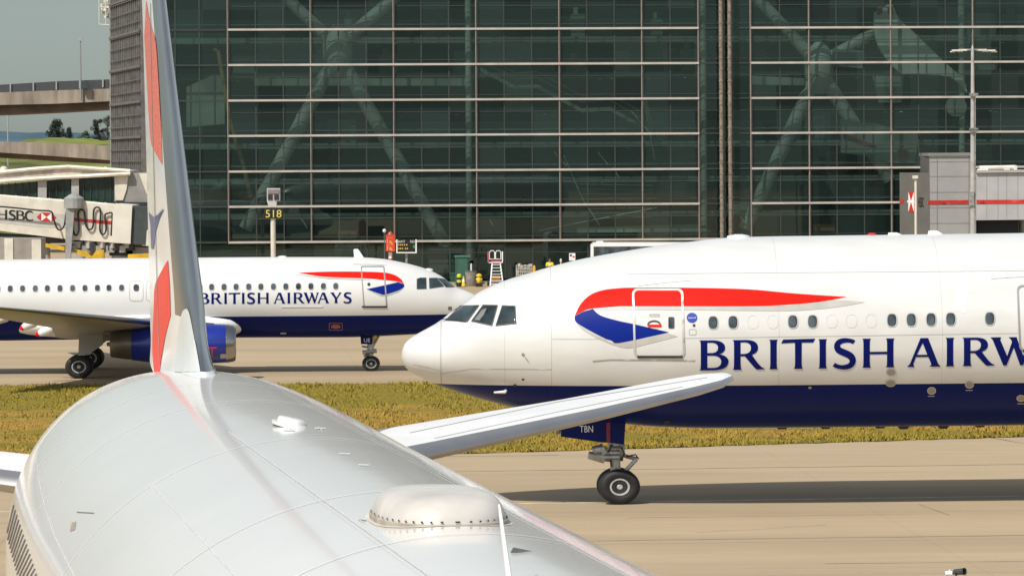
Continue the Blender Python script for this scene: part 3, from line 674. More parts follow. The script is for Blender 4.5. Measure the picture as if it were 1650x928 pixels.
rb = dB('ribbon', [smooth_loop(redp, (0, 6), 4)], ribred, 0.014, 5, 'red upper sweep of the painted ribbon')
dB('ribbon_fold', [smooth_loop(blup, (0, 5, 7), 4)], ribblue, 0.014, 5, 'blue lower fold of the painted ribbon', rb)
dB('ribbon_shadow', [[(592, 467.6), (614, 475), (622, 475), (642, 468.8), (650.8, 463.6), (642, 471), (622, 477.4), (614, 477.2)]], ribgrey, 0.012, 5, None, rb)
dB('ribbon_shadow', [[(473, 442), (501, 444.4), (527, 447.2), (578, 449.4), (600, 450.6), (578, 451.4), (527, 449.4), (497, 445.4)]], ribgrey, 0.012, 5, None, rb)
lettering(LAYOUT, 320.5, 472.2, 489.6, -0.004, -0.0065, tB, letter, nar, 'letter', 0.978, 0.016, 4)
# front door and small overwing exits
o_ = rrect(581, 428.8, 619.5, 494.6, 3.5, 5, 0.07); i_ = rrect(582.8, 430.4, 617.5, 492.8, 2.5, 5, 0.07)
fB = lambda n, l, m, o, s, lb, p: decal(n, l, tB, m, p, o, s, lb)
dr = door_on_livery(nar, fB, mat('door_frame_grey', (0.36, 0.35, 0.34), 0.4), o_, i_, [(583, 492.8), (624, 492.8), (624, 495.4), (583, 495.4)], ell(594.3, 458.2, 2.6, 2.6, 14), dark)
dB('rain_gutter', [strip([(569, 426), (600, 426.5), (623, 428)], 0.8)], seam, 0.012, 6)
for x in (219.6, 246.5):
    o_ = rrect(x-11.5, 452, x+11.5, 485.5, 6, 5); i_ = rrect(x-10.4, 453.1, x+10.4, 484.4, 5, 5); ex = dB('overwing_exit', [o_, i_], wfr, 0.012, 5)
    dB('window', [ell(x, 463.8, 4.6, 5.6, 16, 2.6)], glassd, 0.015, 4, None, ex)
for x in [541, 521.2, 501, 480.9, 460.6, 440.6, 420.4, 400.8, 380.5, 361, 341, 322, 302, 282, 265, 196, 175.6, 157, 137, 117, 96.7, 76.3, 57, 36.4, 16.5, -3.5, -23]:
    y = 461.1+(541-x)*0.0078
    w_ = dB('cabin_window', [ell(x, y, 4.0, 5.0, 16, 2.6)], glassd, 0.014, 4); dB('frame', [ell(x, y, 4.9, 6.0, 16, 2.6), ell(x, y, 4.0, 5.0, 16, 2.6)], wfr, 0.014, 4, None, w_)
for pn in [[(672, 450.5), (677, 448.6), (686, 448.4), (686.4, 464.8), (672, 465.2)], [(691.8, 448.8), (703.5, 448.8), (714.5, 461.5), (692.3, 464.4)], [(705.5, 448.6), (717.5, 451), (731.5, 462.3), (718, 462.0)]]:
    c_ = Vector((sum(p[0] for p in pn)/len(pn), sum(p[1] for p in pn)/len(pn))); big = [tuple(Vector(p)+(Vector(p)-c_).normalized()*1.1) for p in pn]
    g_ = dB('cockpit_window', [pn], glassc, 0.02, 4); dB('gasket', [big, pn], gasket, 0.018, 4, None, g_)
dB('nose_placard', [[(722, 494), (728, 494), (728, 499.5), (722, 499.5)]], mat('placard_brown', (0.16, 0.13, 0.10), 0.5), 0.012, 4)
dB('service_strip', [rrect(453, 491.6, 520, 494.8, 1)], mat('strip_white', (0.83, 0.83, 0.82), 0.4), 0.02, 6)
dB('cargo_latch', [rrect(530, 520, 552, 532, 1.5), rrect(531, 521, 551, 531, 1.2)], mat('latch_mark', (0.28, 0.10, 0.12), 0.5), 0.012, 4); dB('cargo_latch', [ell(541, 526, 8, 3.4, 14)], mat('latch_mark', (0.28, 0.10, 0.12), 0.5), 0.012, 4)
dB('placard', [[(452, 535.5), (461, 535.5), (461, 538), (452, 538)]], ribgrey, 0.012, 4)
pa = B.px(580, 412)[0]; hit = tB[0].ray_cast(B.w(pa, 0, 20), Vector((0, 0, -1)))[0]
blade(nar, hit+B.a*(-0.2), 0.36, 0.45, 0.06, B.a, lean=0.7)
for x in (455, 690): 
    hit = tB[0].ray_cast(B.w(B.px(x, 420)[0], 0, 20), Vector((0, 0, -1)))[0]; MB().lathe(hit, (0, 0, 1), [(-0.05, 0.22), (0.03, 0.2), (0.06, 0.05)], 14).build('crown_fairing', white, nar, smooth=40)
# wing, belly fairing, flap fairings
pw0 = B.px(352, 500, -2)[0]
def wsec(q, ple, ch, z, th): return (B.w(ple, q, z), B.a*ch+Vector((0, 0, -0.05*ch)), Vector((0, 0, th/2)))
wingm = mat('wing_skin', (0.36, 0.34, 0.31), 0.4, nz=(0.8, 0.06))
for sgn, nm in ((-1, 'near'), (1, 'far')):
    mb = surface_loft([wsec(sgn*1.2, pw0-0.2, 7.0, 1.92, 0.80), wsec(sgn*2.2, pw0+0.2, 6.7, 1.98, 0.72), wsec(sgn*6.4, pw0+2.5, 4.3, 2.44, 0.42), wsec(sgn*12, pw0+5.4, 3.0, 2.98, 0.28), wsec(sgn*16.9, pw0+8.1, 1.55, 3.45, 0.17)], 0.07)
    wg = mb.build('wing', [wingm, alu], nar, smooth=40)
    if sgn < 0:
        for x, y, xr, yr, q in ((86, 529, 57, 540, -5.2), (58, 518, 32, 530, -8.0), (12, 510, -12, 519, -11.0)):
            Yq = B.o.y+q; f_ = MB(); a0, a1 = P(x+9, y-5, Yq), P(xr, yr, Yq)
            ts = [0, 0.15, 0.4, 0.7, 0.9, 1.0]; rr = [0.05, 0.16, 0.22, 0.18, 0.10, 0.02]
            f_.tube([a0.lerp(a1, t) for t in ts], rr, 12); fo = f_.build('flap_fairing', white, wg, smooth=60)
            t2 = MB(); t2.tube([a0.lerp(a1, 0.86), a0.lerp(a1, 0.93), a0.lerp(a1, 1.01)], [0.135, 0.10, 0.02], 12); t2.build('fairing_tip', ribred, wg, smooth=60)
fm = MB()
for p, w, h_ in ((-1.6, 0.05, 0.05), (-1.3, 0.5, 0.30), (-0.5, 1.2, 0.52), (0.8, 1.6, 0.62), (3, 1.75, 0.66), (6, 1.6, 0.6), (8.5, 0.9, 0.4), (9.6, 0.1, 0.06)):
    for k in range(24):
        t = 2*math.pi*k/24; fm.v.append(B.w(pw0+p, -0.6+w*-abs(math.sin(t))*1.0 if math.sin(t) > 0 else 0.6+w*abs(math.sin(t)), 2.10+h_*math.cos(t)))
for i in range(7):
    for k in range(24): a = i*24+k; b2 = i*24+(k+1) % 24; fm.f.append((a, b2, b2+24, a+24)); fm.m.append(0)
fm.build('wing_fairing', white, nar, smooth=60)
# engine
qe = -5.75; eb = mat('engine_blue', (0.008, 0.025, 0.26), 0.25, coat=0.4)
def ec(x, y=553): p, z = B.px(x, y, qe); return B.w(p, qe, z)
sE = S(ec(300).y); c0 = ec(378); Rn = 31.5/sE/Q
def el(x): return (ec(x)-c0).dot(B.a)
mb = MB()
mb.lathe(c0, B.a, [(el(378)+0.02, Rn*0.86), (el(366), Rn*0.98), (el(340), Rn*1.02), (el(300), Rn*1.03), (el(250), Rn*0.97), (el(213), Rn*0.83), (el(213), Rn*0.70), (el(250), Rn*0.72)], 40, Q)
en = mb.build('engine', eb, nar, smooth=35)
MB().lathe(c0, B.a, [(el(364), Rn*0.80), (el(374), Rn*0.80), (el(379.5), Rn*0.875), (el(376), Rn*0.94), (el(365), Rn*0.992)], 40, Q).build('inlet_lip', alu, en, smooth=50)
MB().lathe(c0, B.a, [(el(352), Rn*0.80), (el(366), Rn*0.80)], 40, Q).build('inlet_duct', greyd, en, smooth=50)
mb = MB(); mb.lathe(c0, B.a, [(el(213)-0.05, Rn*0.80), (el(200), Rn*0.76), (el(180), Rn*0.66), (el(178), Rn*0.60), (el(200), Rn*0.3), (el(172), Rn*0.08)], 32, Q); mb.build('exhaust', mat('exhaust_metal', (0.20, 0.18, 0.15), 0.4, 0.7, nz=(2, 0.1)), en, smooth=40)
mb = MB(); w0 = 0.16*B.l
a_ = [ec(168, 514), ec(262, 512), ec(345, 521), ec(250, 537), ec(168, 536)]
mb.add([v-w0 for v in a_]+[v+w0 for v in a_], [(0, 1, 2, 3, 4), (9, 8, 7, 6, 5)]+[(i, i+5, (i+1) % 5+5, (i+1) % 5) for i in range(5)]); mb.build('pylon', greyd, en)
tE = MB(); tE.lathe(c0, B.a, [(el(366), Rn*0.98), (el(340), Rn*1.02), (el(300), Rn*1.03), (el(250), Rn*0.97)], 60, Q); tE = [tE.bvh()]
decal('engine_marking', [[(329, 559), (349, 559), (349, 561.4), (343, 561.4), (343, 574), (340.6, 574), (340.6, 561.4), (329, 561.4)]], tE, mat('marking_red', (0.55, 0.03, 0.06), 0.5), en, 0.012, 5)
decal('latch_plate', [rrect(355, 570, 368, 577, 1.5)], tE, ribgrey, en, 0.012, 4)
# main gear (near leg) and nose gear
def gb_(x, y, q=0.0):
    p, z = B.px(x, y, q); return B.w(p, q, z)
for q in (-3.8, 3.8):
    mb = MB(); pz = B.px(128.5, 589.6, -3.8); cx_ = B.w(pz[0], q, 0.58*Q)
    mb.tube([cx_+Vector((0, 0, 2.0))+B.a*-0.3, cx_], 0.14, 12); mb.tube([cx_-B.l*0.55, cx_+B.l*0.55], 0.1, 10)
    mg = mb.build('main_gear', steel, nar, smooth=40)
    for k in (-0.46, 0.46): wheel(mg, B, pz[0], q+k, 0.585, 0.42, rimr=0.50)
    dm = MB(); out = [(129, 529), (166, 535), (165, 556), (147, 568), (146, 571), (126, 573), (127, 550)]; qd = q-0.62 if q < 0 else q+0.62
    a_ = []
    for x, y in out:
        p, z = B.px(x, y, -4.4); a_.append(B.w(p, qd, z))
    n = len(a_); dm.add(a_+[v+B.l*0.05 for v in a_], [tuple(range(n)), tuple(reversed(range(n, 2*n)))]+[(i, i+n, (i+1) % n+n, (i+1) % n) for i in range(n)]); dm.build('gear_door', grey, mg)
mb = MB(); mb.tube([gb_(597, 538), gb_(598, 572)], 0.11, 12); mb.tube([gb_(597, 552), gb_(597.5, 566)], 0.15, 12); mb.tube([gb_(598, 586, -0.3), gb_(598, 586, 0.3)], 0.07, 8); mb.tube([gb_(598, 572), gb_(598, 586)], 0.085, 10)
mb.tube([gb_(610, 541), gb_(599, 561)], 0.06, 8); mb.tube([gb_(584, 568, -0.1), gb_(607, 565, -0.1)], 0.09, 8); mb.tube([gb_(586, 574), gb_(597, 570)], 0.05, 8); mb.tube([gb_(583, 558), gb_(597, 560)], 0.04, 8)
ng = mb.build('nose_gear', steel, nar, smooth=40)
pz = B.px(598, 586, -0.2)
for q in (-0.24, 0.24): wheel(ng, B, pz[0], q, 0.385, 0.26, rimr=0.58)
for q in (-0.35, 0.35):
    mb = MB(); out = [(580.7, 540), (600, 540), (599.8, 554.6), (581.6, 554.2)]; a_ = [gb_(x, y, q) for x, y in out]; n = 4
    mb.add(a_+[v+B.l*0.03 for v in a_], [(0, 1, 2, 3), (7, 6, 5, 4)]+[(i, i+n, (i+1) % n+n, (i+1) % n) for i in range(n)]); mb.build('gear_door', navy, ng)
    if q < 0: decal('registration', text_loops('UE', 586.4, 545.2, 596.6, 551.2, 0.025), [mb.bvh()], paintw, ng, 0.015, 4)
mb = MB(); a_ = [gb_(601, 541.5, -0.2), gb_(608, 543, -0.2), gb_(601, 552, -0.2)]; mb.add(a_+[v+B.l*0.03 for v in a_], [(0, 1, 2), (5, 4, 3), (0, 3, 4, 1), (1, 4, 5, 2), (2, 5, 3, 0)]); mb.build('steering_flag', yellow, ng)

# ================================================================== FOREGROUND AIRLINER (seen from above, tail away)
F0 = P(326, 600, 46.65); psi = R(9.25)
D = Frame((F0.x, F0.y, 0), (-math.sin(psi), math.cos(psi)), (math.cos(psi), math.sin(psi)))
zt0 = F0.z
prof = [(-41.5, 0.05, 4.6, 4.4), (-41, 0.75, 5.0, 3.9), (-39.5, 1.6, 5.7, 3.1), (-37, 2.25, 6.4, 2.3), (-34, 2.51, zt0, 2.1), (-26, 2.51, zt0, 2.1), (-14, 2.51, zt0, 2.1), (-9, 2.50, zt0, 2.15), (-6, 2.46, zt0, 2.4), (-3, 2.38, zt0, 2.75), (0, 2.24, zt0-0.01, 3.1), (2, 2.06, zt0-0.07, 3.4), (4, 1.80, zt0-0.18, 3.75), (6, 1.50, zt0-0.34, 4.1), (8, 1.18, zt0-0.52, 4.4), (10, 0.82, zt0-0.74, 4.7), (12, 0.45, zt0-1.0, 5.0), (13.2, 0.15, zt0-1.2, 5.3)]
fs_ = [pchip([p[0] for p in prof], [p[i] for p in prof]) for i in (1, 2, 3)]
pp = list(np.arange(-41.5, -26, 0.5))+list(np.arange(-26, 13.2, 0.12))+[13.2]
hD = hull(D, [(p, fs_[0](p), fs_[1](p), fs_[2](p)) for p in pp], 240)
fore = thing('airliner', D.o, 'airliner filling the foreground, seen from above along its back towards its tall fin', 'airliner')
fskin = skin_mat('foreground_skin', (0.79, 0.76, 0.725), None, None, 0.17, 0.03, [], 1, 0.5, 0.35)
nt = fskin.node_tree; tcs = [n for n in nt.nodes if n.type == 'TEX_COORD'][0]; mps = nt.nodes.new('ShaderNodeMapping'); mps.inputs['Scale'].default_value = (0.5, 2.2, 1); nt.links.new(tcs.outputs['Object'], mps.inputs[0])
nzs = nt.nodes.new('ShaderNodeTexNoise'); nzs.inputs['Scale'].default_value = 2.6; nzs.inputs['Detail'].default_value = 3; nt.links.new(mps.outputs[0], nzs.inputs['Vector'])
bps = nt.nodes.new('ShaderNodeBump'); bps.inputs['Strength'].default_value = 0.03; bps.inputs['Distance'].default_value = 0.02; nt.links.new(nzs.outputs['Fac'], bps.inputs['Height']); nt.links.new(bps.outputs[0], nt.nodes['Principled BSDF'].inputs['Coat Normal']); nt.links.new(bps.outputs[0], nt.nodes['Principled BSDF'].inputs['Normal'])
hD.build('fuselage', fskin, fore, smooth=True)
tD = [hD.bvh()]
def onhull(p, phi, off=0.0):
    """point at angle phi (0 = crown, + = right) of the ring at p"""
    w, zt, zb_ = fs_[0](p), fs_[1](p), fs_[2](p); zc, hh = (zt+zb_)/2, (zt-zb_)/2
    n = Vector(D.l*(math.sin(phi)/w)+Vector((0, 0, math.cos(phi)/hh))).normalized()
    return D.w(p, w*math.sin(phi), zc+hh*math.cos(phi))+n*off
def ribbon_on(name, path, hw, m, off, along):
    """thin seam laid on the hull: path of (p, phi)"""
    mb = MB()
    for (p, phi) in path:
        for s_ in (-1, 1):
            mb.v.append(onhull(p+(s_*hw if along == 'ring' else 0), phi+(s_*hw/2.4 if along != 'ring' else 0), off))
    for i in range(len(path)-1): mb.f.append((2*i, 2*i+1, 2*i+3, 2*i+2)); mb.m.append(0)
    return mb.build(name, m, fore, smooth=True, fix=False)
seaml = mat('seam_light', (0.84, 0.84, 0.84), 0.3, nz=(3, 0.05)); seamd = mat('seam_shade', (0.60, 0.60, 0.60), 0.4, nz=(3, 0.05))
for p in (-2.2, -5.6, -11.3, -17.1, -20.6):
    hw = 0.009
    ribbon_on('skin_seam', [(p, R(a)) for a in range(-110, 111, 2)], hw, seaml, 0.007, 'ring'); ribbon_on('skin_seam', [(p-0.035, R(a)) for a in range(-110, 111, 2)], hw*0.6, seamd, 0.007, 'ring')
for phi, p1 in ((-13, -9.5), (15, -3), (-58, -1), (58, -1), (-34, -11.4)):
    ribbon_on('skin_seam', [(-26+(p1+26)*k/60, R(phi)) for k in range(61)], 0.006, seamd, 0.008, 'lap')
# rows of rivets beside the laps
rv = MB()
for phi in (-13.8,):
    for k in range(150):
        p = -25+k*0.105; c = onhull(p, R(phi), 0.0025); u = D.a*0.008; l_ = (onhull(p, R(phi)+0.003, 0.0025)-c)
        rv.add([c-u-l_, c+u-l_, c+u+l_, c-u+l_], [(0, 1, 2, 3)])
rv.build('rivets', mat('rivet_shade', (0.68, 0.68, 0.68), 0.4), fore, fix=False)['kind'] = 'stuff'

# fin with metal leading edge, painted root cap and flared fillet
zf = zt0
def fsec(le, z, ch, th): return (D.w(le, 0, z), D.a*ch, D.l*(th/2))
hts = [(-0.22, -1.5, 9.9, 0.64), (-0.05, -0.75, 9.0, 0.50), (0.10, -0.25, 8.5, 0.42), (0.25, 0.02, 8.3, 0.38), (0.45, 0.24, 8.12, 0.36), (0.75, 0.48, 7.95, 0.345), (1.2, 1.12, 7.4, 0.325), (2.2, 2.5, 6.3, 0.285), (3.3, 4.0, 5.1, 0.235), (4.6, 5.75, 3.75, 0.185), (6.0, 7.3, 2.9, 0.15), (7.6, 8.8, 2.3, 0.12), (7.75, 9.1, 1.9, 0.06)]
fpc = [pchip([h_[0] for h_ in hts], [h_[i] for h_ in hts]) for i in (1, 2, 3)]
zz_ = [-0.22, -0.14, -0.05, 0.03, 0.10, 0.17, 0.25, 0.35, 0.45, 0.6, 0.75, 0.95, 1.2]+list(np.arange(1.5, 7.7, 0.4))+[7.75]
finb = surface_loft([fsec(fpc[0](z), zf+z, fpc[1](z), fpc[2](z)) for z in zz_], None)
af = airfoil(); n = len(af)
for i in range(len(zz_)-1):
    for k in range(n):
        cm = (af[k][0]+af[(k+1) % n][0])/2; z = (zz_[i]+zz_[i+1])/2
        cap_h = 0.25+1.15*(1-min(1, cm/0.30))**0.5
        finb.m[i*n+k] = 1 if (cm < (0.185+0.02*min(4, max(0, z-1)) if k < n//2 else 0.05+0.135*min(1, max(0, z/0.9))) and z > 0.06) else 0
finw = mat('fin_white', (0.78, 0.775, 0.76), 0.22, nz=(1.5, 0.03), coat=0.2, spec=0.35); capp = mat('fin_cap_grey', (0.60, 0.62, 0.61), 0.3, nz=(1.5, 0.04), spec=0.35)
fin = finb.build('fin', [finw, alu, capp], fore, smooth=38)
tF = [finb.bvh()]
capd = decal('fin_cap', [smooth_loop([(281, 599), (284, 568), (288, 536), (293, 507), (299, 498), (305, 503), (312, 536), (318, 568), (323, 599)], (0, 8), 4)], tF, capp, fin, 0.006, 4)
finred = mat('fin_red', (0.80, 0.030, 0.016), 0.35, spec=0.2); finsal = mat('fin_red_halftone', (0.74, 0.16, 0.105), 0.35, spec=0.2, nz=(26, 0.25)); finblue = mat('fin_blue', (0.05, 0.07, 0.22), 0.3)
def dF(name, loops, m, off=0.006): return decal(name, loops, tF, m, fin, off, 5)
dF('tail_flag', [smooth_loop([(249, 602), (246, 560), (248, 500), (250, 462), (258, 442), (271, 419), (274, 460), (275.5, 508), (268, 537), (262, 570), (257, 602)], (0, 5, 7, 10), 4)], finred)
dF('tail_flag', [smooth_loop([(233, 60), (236, 0), (239, 20), (244, 42), (251, 66), (254, 100), (257.5, 160), (260.5, 215), (262.2, 266), (255, 254), (248, 241), (243, 224), (238, 150)], (0, 1, 8), 4)], finsal)
dF('tail_flag', [[(240, 342), (248, 350), (256, 345), (265, 337), (258, 352), (252, 372), (248, 402), (244, 400), (243, 365)]], finblue)
for k in range(3): dF('tail_flag', [strip([(247+k*2, 366-k*7), (255+k*2, 354-k*6), (263, 341-k*2)], 0.9)], finblue, 0.008)

dF('rudder_gap', [strip([(258.5, 596), (254, 470), (250, 340), (246, 180), (243.5, 60), (243, 5)], 0.8)], mat('gap_grey', (0.30, 0.29, 0.28), 0.6), 0.009)
# tailplane
stabm = mat('tailplane_skin', (0.80, 0.80, 0.80), 0.35, nz=(0.6, 0.05, (1, 1, 1)), spec=0.25)
def ssec(q, t, z, ch, th): return (D.w(t, q, z), D.a*ch+Vector((0, 0, 0.032*ch)), Vector((0, 0, th/2)))
right = surface_loft([ssec(1.0, 3.1, 5.03, 4.5, 0.36), ssec(3.33, 5.0, 5.28, 3.75, 0.30), ssec(6.0, 7.2, 5.60, 2.75, 0.22), ssec(7.7, 8.62, 5.83, 2.2, 0.17), ssec(8.15, 9.1, 5.90, 1.8, 0.14), ssec(8.42, 9.75, 5.95, 1.0, 0.09), ssec(8.48, 10.1, 5.96, 0.5, 0.03)], 0.10)
rs = right.build('tailplane', [stabm, alur], fore, smooth=40)
left = surface_loft([ssec(-1.0, 2.75, 5.0, 4.5, 0.38), ssec(-3.33, 4.6, 5.24, 3.75, 0.32), ssec(-6.0, 7.0, 5.56, 2.75, 0.24), ssec(-8.3, 9.0, 5.84, 1.8, 0.14), ssec(-8.48, 9.7, 5.86, 0.6, 0.04)], 0.10)
ls = left.build('tailplane', [stabm, alur], fore, smooth=40)
tS = [right.bvh()]
for pts in ([(700, 706), (900, 663), (1100, 623)], [(660, 697), (900, 647), (1140, 608)], [(1127, 611), (1133, 615)]):
    decal('elevator_seam', [strip(pts, 1.0)], tS, seamd, rs, 0.005, 12)
# satcom dome, antennas
dome = MB(); pc = -19.12; nx, ny = 56, 16; base = [onhull(pc, 0)]
domem = mat('dome_paint', (0.56, 0.53, 0.49), 0.42, nz=(2.5, 0.09), spec=0.35)
zl = [0.0, 0.03, 0.07, 0.11, 0.15, 0.19, 0.225, 0.25, 0.265, 0.272, 0.276, 0.278]; sc = [1.02, 1.0, 0.985, 0.965, 0.935, 0.89, 0.83, 0.74, 0.62, 0.45, 0.25, 0.02]
dom_q = D.px(715, 836, 0)
def dpt(t, s_, z):
    q = 0.44*s_*math.copysign(abs(math.cos(t))**(2/2.6), math.cos(t)); p = 0.80*s_*math.copysign(abs(math.sin(t))**(2/2.6), math.sin(t))
    return D.w(pc+p, q+0.0, 0)+Vector((0, 0, zt0-0.02+z*0.72-(0.14*q*q if z < 0.02 else 0)))
for z, s_ in zip(zl, sc):
    for k in range(nx): dome.v.append(dpt(2*math.pi*k/nx, s_, z))
for i in range(len(zl)-1):
    for k in range(nx): a = i*nx+k; b2 = i*nx+(k+1) % nx; dome.f.append((a, b2, b2+nx, a+nx)); dome.m.append(0)
dome.f.append(tuple(range((len(zl)-1)*nx, len(zl)*nx))); dome.m.append(0)
do = dome.build('satcom_dome', domem, fore, smooth=50)
skirt = MB(); ring = [(1.035, -0.03), (1.03, 0.028), (1.015, 0.034)]
for s_, z in ring:
    for k in range(nx): skirt.v.append(dpt(2*math.pi*k/nx, s_, z)+Vector((0, 0, 0.0)))
for i in range(2):
    for k in range(nx): a = i*nx+k; b2 = i*nx+(k+1) % nx; skirt.f.append((a, b2, b2+nx, a+nx)); skirt.m.append(0)
skirt.build('dome_skirt', mat('sealant', (0.40, 0.35, 0.28), 0.6, nz=(5, 0.15)), do, smooth=50)
bm_d = mat('bolt_dark', (0.05, 0.04, 0.035), 0.6)
for k in range(44):
    bl = MB()
    t = 2*math.pi*k/44; a = dpt(t, 1.0, 0.045); b2 = dpt(t+0.035, 1.0, 0.045); c_ = D.w(pc, 0, a.z); o2 = (a-c_).normalized()*0.006
    bl.add([a+o2, b2+o2, b2+o2+Vector((0, 0, 0.012)), a+o2+Vector((0, 0, 0.012))], [(0, 1, 2, 3)]); bl.build('dome_bolt', bm_d, do, fix=False)

# grime round the dome foot
gs = MB()
for k in range(nx):
    t = 2*math.pi*k/nx
    for s_ in (0.99, 1.09):
        q = 0.44*s_*math.copysign(abs(math.cos(t))**(2/2.6), math.cos(t)); p = 0.80*s_*math.copysign(abs(math.sin(t))**(2/2.6), math.sin(t)); gs.v.append(onhull(pc+p, math.asin(q/2.51), 0.003))
for k in range(nx): a = 2*k; b2 = 2*((k+1) % nx); gs.f.append((a, a+1, b2+1, b2)); gs.m.append(0)
gs.build('sealant_smear', mat('smear', (0.66, 0.60, 0.53), 0.4, nz=(4, 0.1)), fore, smooth=True, fix=False)
# upright blade near the bottom edge, small fairing by the fin
h = cast(tD, 822, 948)
bp_ = h[0]; a_ = D.a; tp_ = P(804, 812, bp_.y+0.3)-bp_
up_ = lambda k, c, th: (bp_+tp_*k-a_*c*0.4, a_*c, D.l*(th/2))
surface_loft([up_(-0.08, 0.20, 0.040), up_(0.1, 0.16, 0.034), up_(0.5, 0.12, 0.026), up_(0.85, 0.085, 0.02), up_(1.0, 0.05, 0.012)]).build('blade_antenna', white, fore, smooth=40)
h = cast(tD, 822, 889); n_ = h[1]; mb = MB(); q0 = h[0]
mb.add([q0, q0+D.l*0.15+D.a*0.03, q0+D.l*0.02+n_*0.03, q0-D.a*0.05], [(0, 1, 2), (0, 2, 3), (0, 3, 1), (1, 3, 2)]); mb.build('dark_tab', greyd, fore)  # small dark wedge just right of the blade
h = cast(tD, 470, 684); mb = MB()
n_ = h[1]
for rr, zz_k in ((0.29, -0.02), (0.29, 0.012), (0.21, 0.016), (0.20, 0.05), (0.175, 0.062), (0.02, 0.066)):
    for k in range(28):
        t = 2*math.pi*k/28; mb.v.append(h[0]+D.l*(rr*0.62*math.cos(t))+D.a*(rr*1.35*math.sin(t))+n_*zz_k-Vector((0, 0, 0.20*rr*0.62*math.cos(t))))
for i in range(5):
    for k in range(28): a = i*28+k; b2 = i*28+(k+1) % 28; mb.f.append((a, b2, b2+28, a+28)); mb.m.append(0)
mb.build('antenna_fairing', white, fore, smooth=50)
for (x, y) in ((555, 731), (586, 749), (466, 693), (516, 690)):
    decal('placard', [strip([(x-9, y), (x+9, y+0.5)], 1.8)], tD, seaml, fore, 0.004, 6)
for (x, y) in ((516, 691), (470, 692), (579, 838), (584, 841)): decal('placard', [strip([(x-4, y-3), (x+4, y+3)], 1.2)], tD, seamd, fore, 0.005, 4)
dm_ = mat('mark_dark', (0.13, 0.10, 0.08), 0.5)
decal('small_vent', [strip([(124, 825), (152, 826.5)], 1.3)], tD, dm_, fore, 0.004, 4); decal('small_vent', [[(116, 842), (123, 840), (121, 853), (113, 856)]], tD, mat('vent_tan', (0.34, 0.27, 0.2), 0.5), fore, 0.004, 4)
decal('small_vent', [strip([(577, 837), (590, 839)], 1.0)], tD, dm_, fore, 0.004, 4)
# louvred outflow panel low on the left side
gl_ = MB()
for k in range(20):
    z0 = (60+k*7.0, 620+k*21.0); z1 = (28+k*5.0, 752+k*18.5)
    a0 = (z0[0]*0.3758, 580+z0[1]*0.3758); a1 = (z1[0]*0.3758, 580+z1[1]*0.3758)
    pts = [(a0[0]+(a1[0]-a0[0])*t, a0[1]+(a1[1]-a0[1])*t) for t in np.linspace(0, 1, 8)]
    decal('louvre', [strip(pts, 1.7)], tD, dm_, fore, 0.006, 4)
# main landing gear far below the picture
for q in (-3.6, 3.6):
    mb = MB(); mb.tube([D.w(-18, q*0.55, 2.6), D.w(-18, q, 0.5)], 0.2, 10); mg = mb.build('main_gear', steel, fore, smooth=40); wheel(mg, D, -18, q, 0.58, 0.42)
mb = MB(); mb.tube([D.w(-36, 0, 2.4), D.w(-36, 0, 0.45)], 0.15, 10); mg = mb.build('nose_gear', steel, fore, smooth=40); wheel(mg, D, -36, 0.25, 0.47, 0.35)

# ================================================================== TERMINAL BUILDING
YB = 297.0; beta = R(4)
e_ = Vector((math.cos(beta), math.sin(beta), 0)); n_b = Vector((-math.sin(beta), math.cos(beta), 0))
C0 = P(240, 388, YB); C0.z = 0
def FP(x, y):
    a, b = lev(x, y); k = (a-CX)/F; e = (k*C0.y-C0.x)/(e_.x-k*e_.y); Y = C0.y+e*e_.y
    return e, H-(b-HY)*Y/F
def W(e, n, z): return C0+e_*e+n_b*n+Vector((0, 0, z))
def fbox(mb, e0, e1, n0, n1, z0, z1, mi=0):
    return mb.hexa([W(e0, n0, z0), W(e1, n0, z0), W(e1, n1, z0), W(e0, n1, z0)], [W(e0, n0, z1), W(e1, n0, z1), W(e1, n1, z1), W(e0, n1, z1)], mi)
bld = thing('terminal_building', C0, 'huge dark green glass terminal with cream sun shades behind the airliners', 'building')
TOP = 27.0; E1 = FP(1950, 300)[0]
glm = bpy.data.materials.new('curtain_glass'); glm.use_nodes = True; nt = glm.node_tree; nt.nodes.clear()
o = nt.nodes.new('ShaderNodeOutputMaterial'); tr = nt.nodes.new('ShaderNodeBsdfTransparent'); gl2 = nt.nodes.new('ShaderNodeBsdfGlossy'); mx = nt.nodes.new('ShaderNodeMixShader'); df = nt.nodes.new('ShaderNodeBsdfDiffuse'); mx2 = nt.nodes.new('ShaderNodeMixShader')
tr.inputs[0].default_value = (0.55, 0.655, 0.62, 1); gl2.inputs[0].default_value = (0.75, 0.95, 0.88, 1); gl2.inputs['Roughness'].default_value = 0.015; mx.inputs[0].default_value = 0.055
df.inputs[0].default_value = (0.030, 0.053, 0.049, 1); mx2.inputs[0].default_value = 0.30
tcn = nt.nodes.new('ShaderNodeTexCoord'); nn = nt.nodes.new('ShaderNodeTexNoise'); nn.inputs['Scale'].default_value = 0.35; nt.links.new(tcn.outputs['Object'], nn.inputs['Vector'])
bpn = nt.nodes.new('ShaderNodeBump'); bpn.inputs['Strength'].default_value = 0.02; bpn.inputs['Distance'].default_value = 0.05; nt.links.new(nn.outputs['Fac'], bpn.inputs['Height']); nt.links.new(bpn.outputs[0], gl2.inputs['Normal'])
sp_ = nt.nodes.new('ShaderNodeSeparateXYZ'); nt.links.new(tcn.outputs['Object'], sp_.inputs[0]); cb_ = nt.nodes.new('ShaderNodeCombineXYZ'); wn = nt.nodes.new('ShaderNodeTexWhiteNoise')
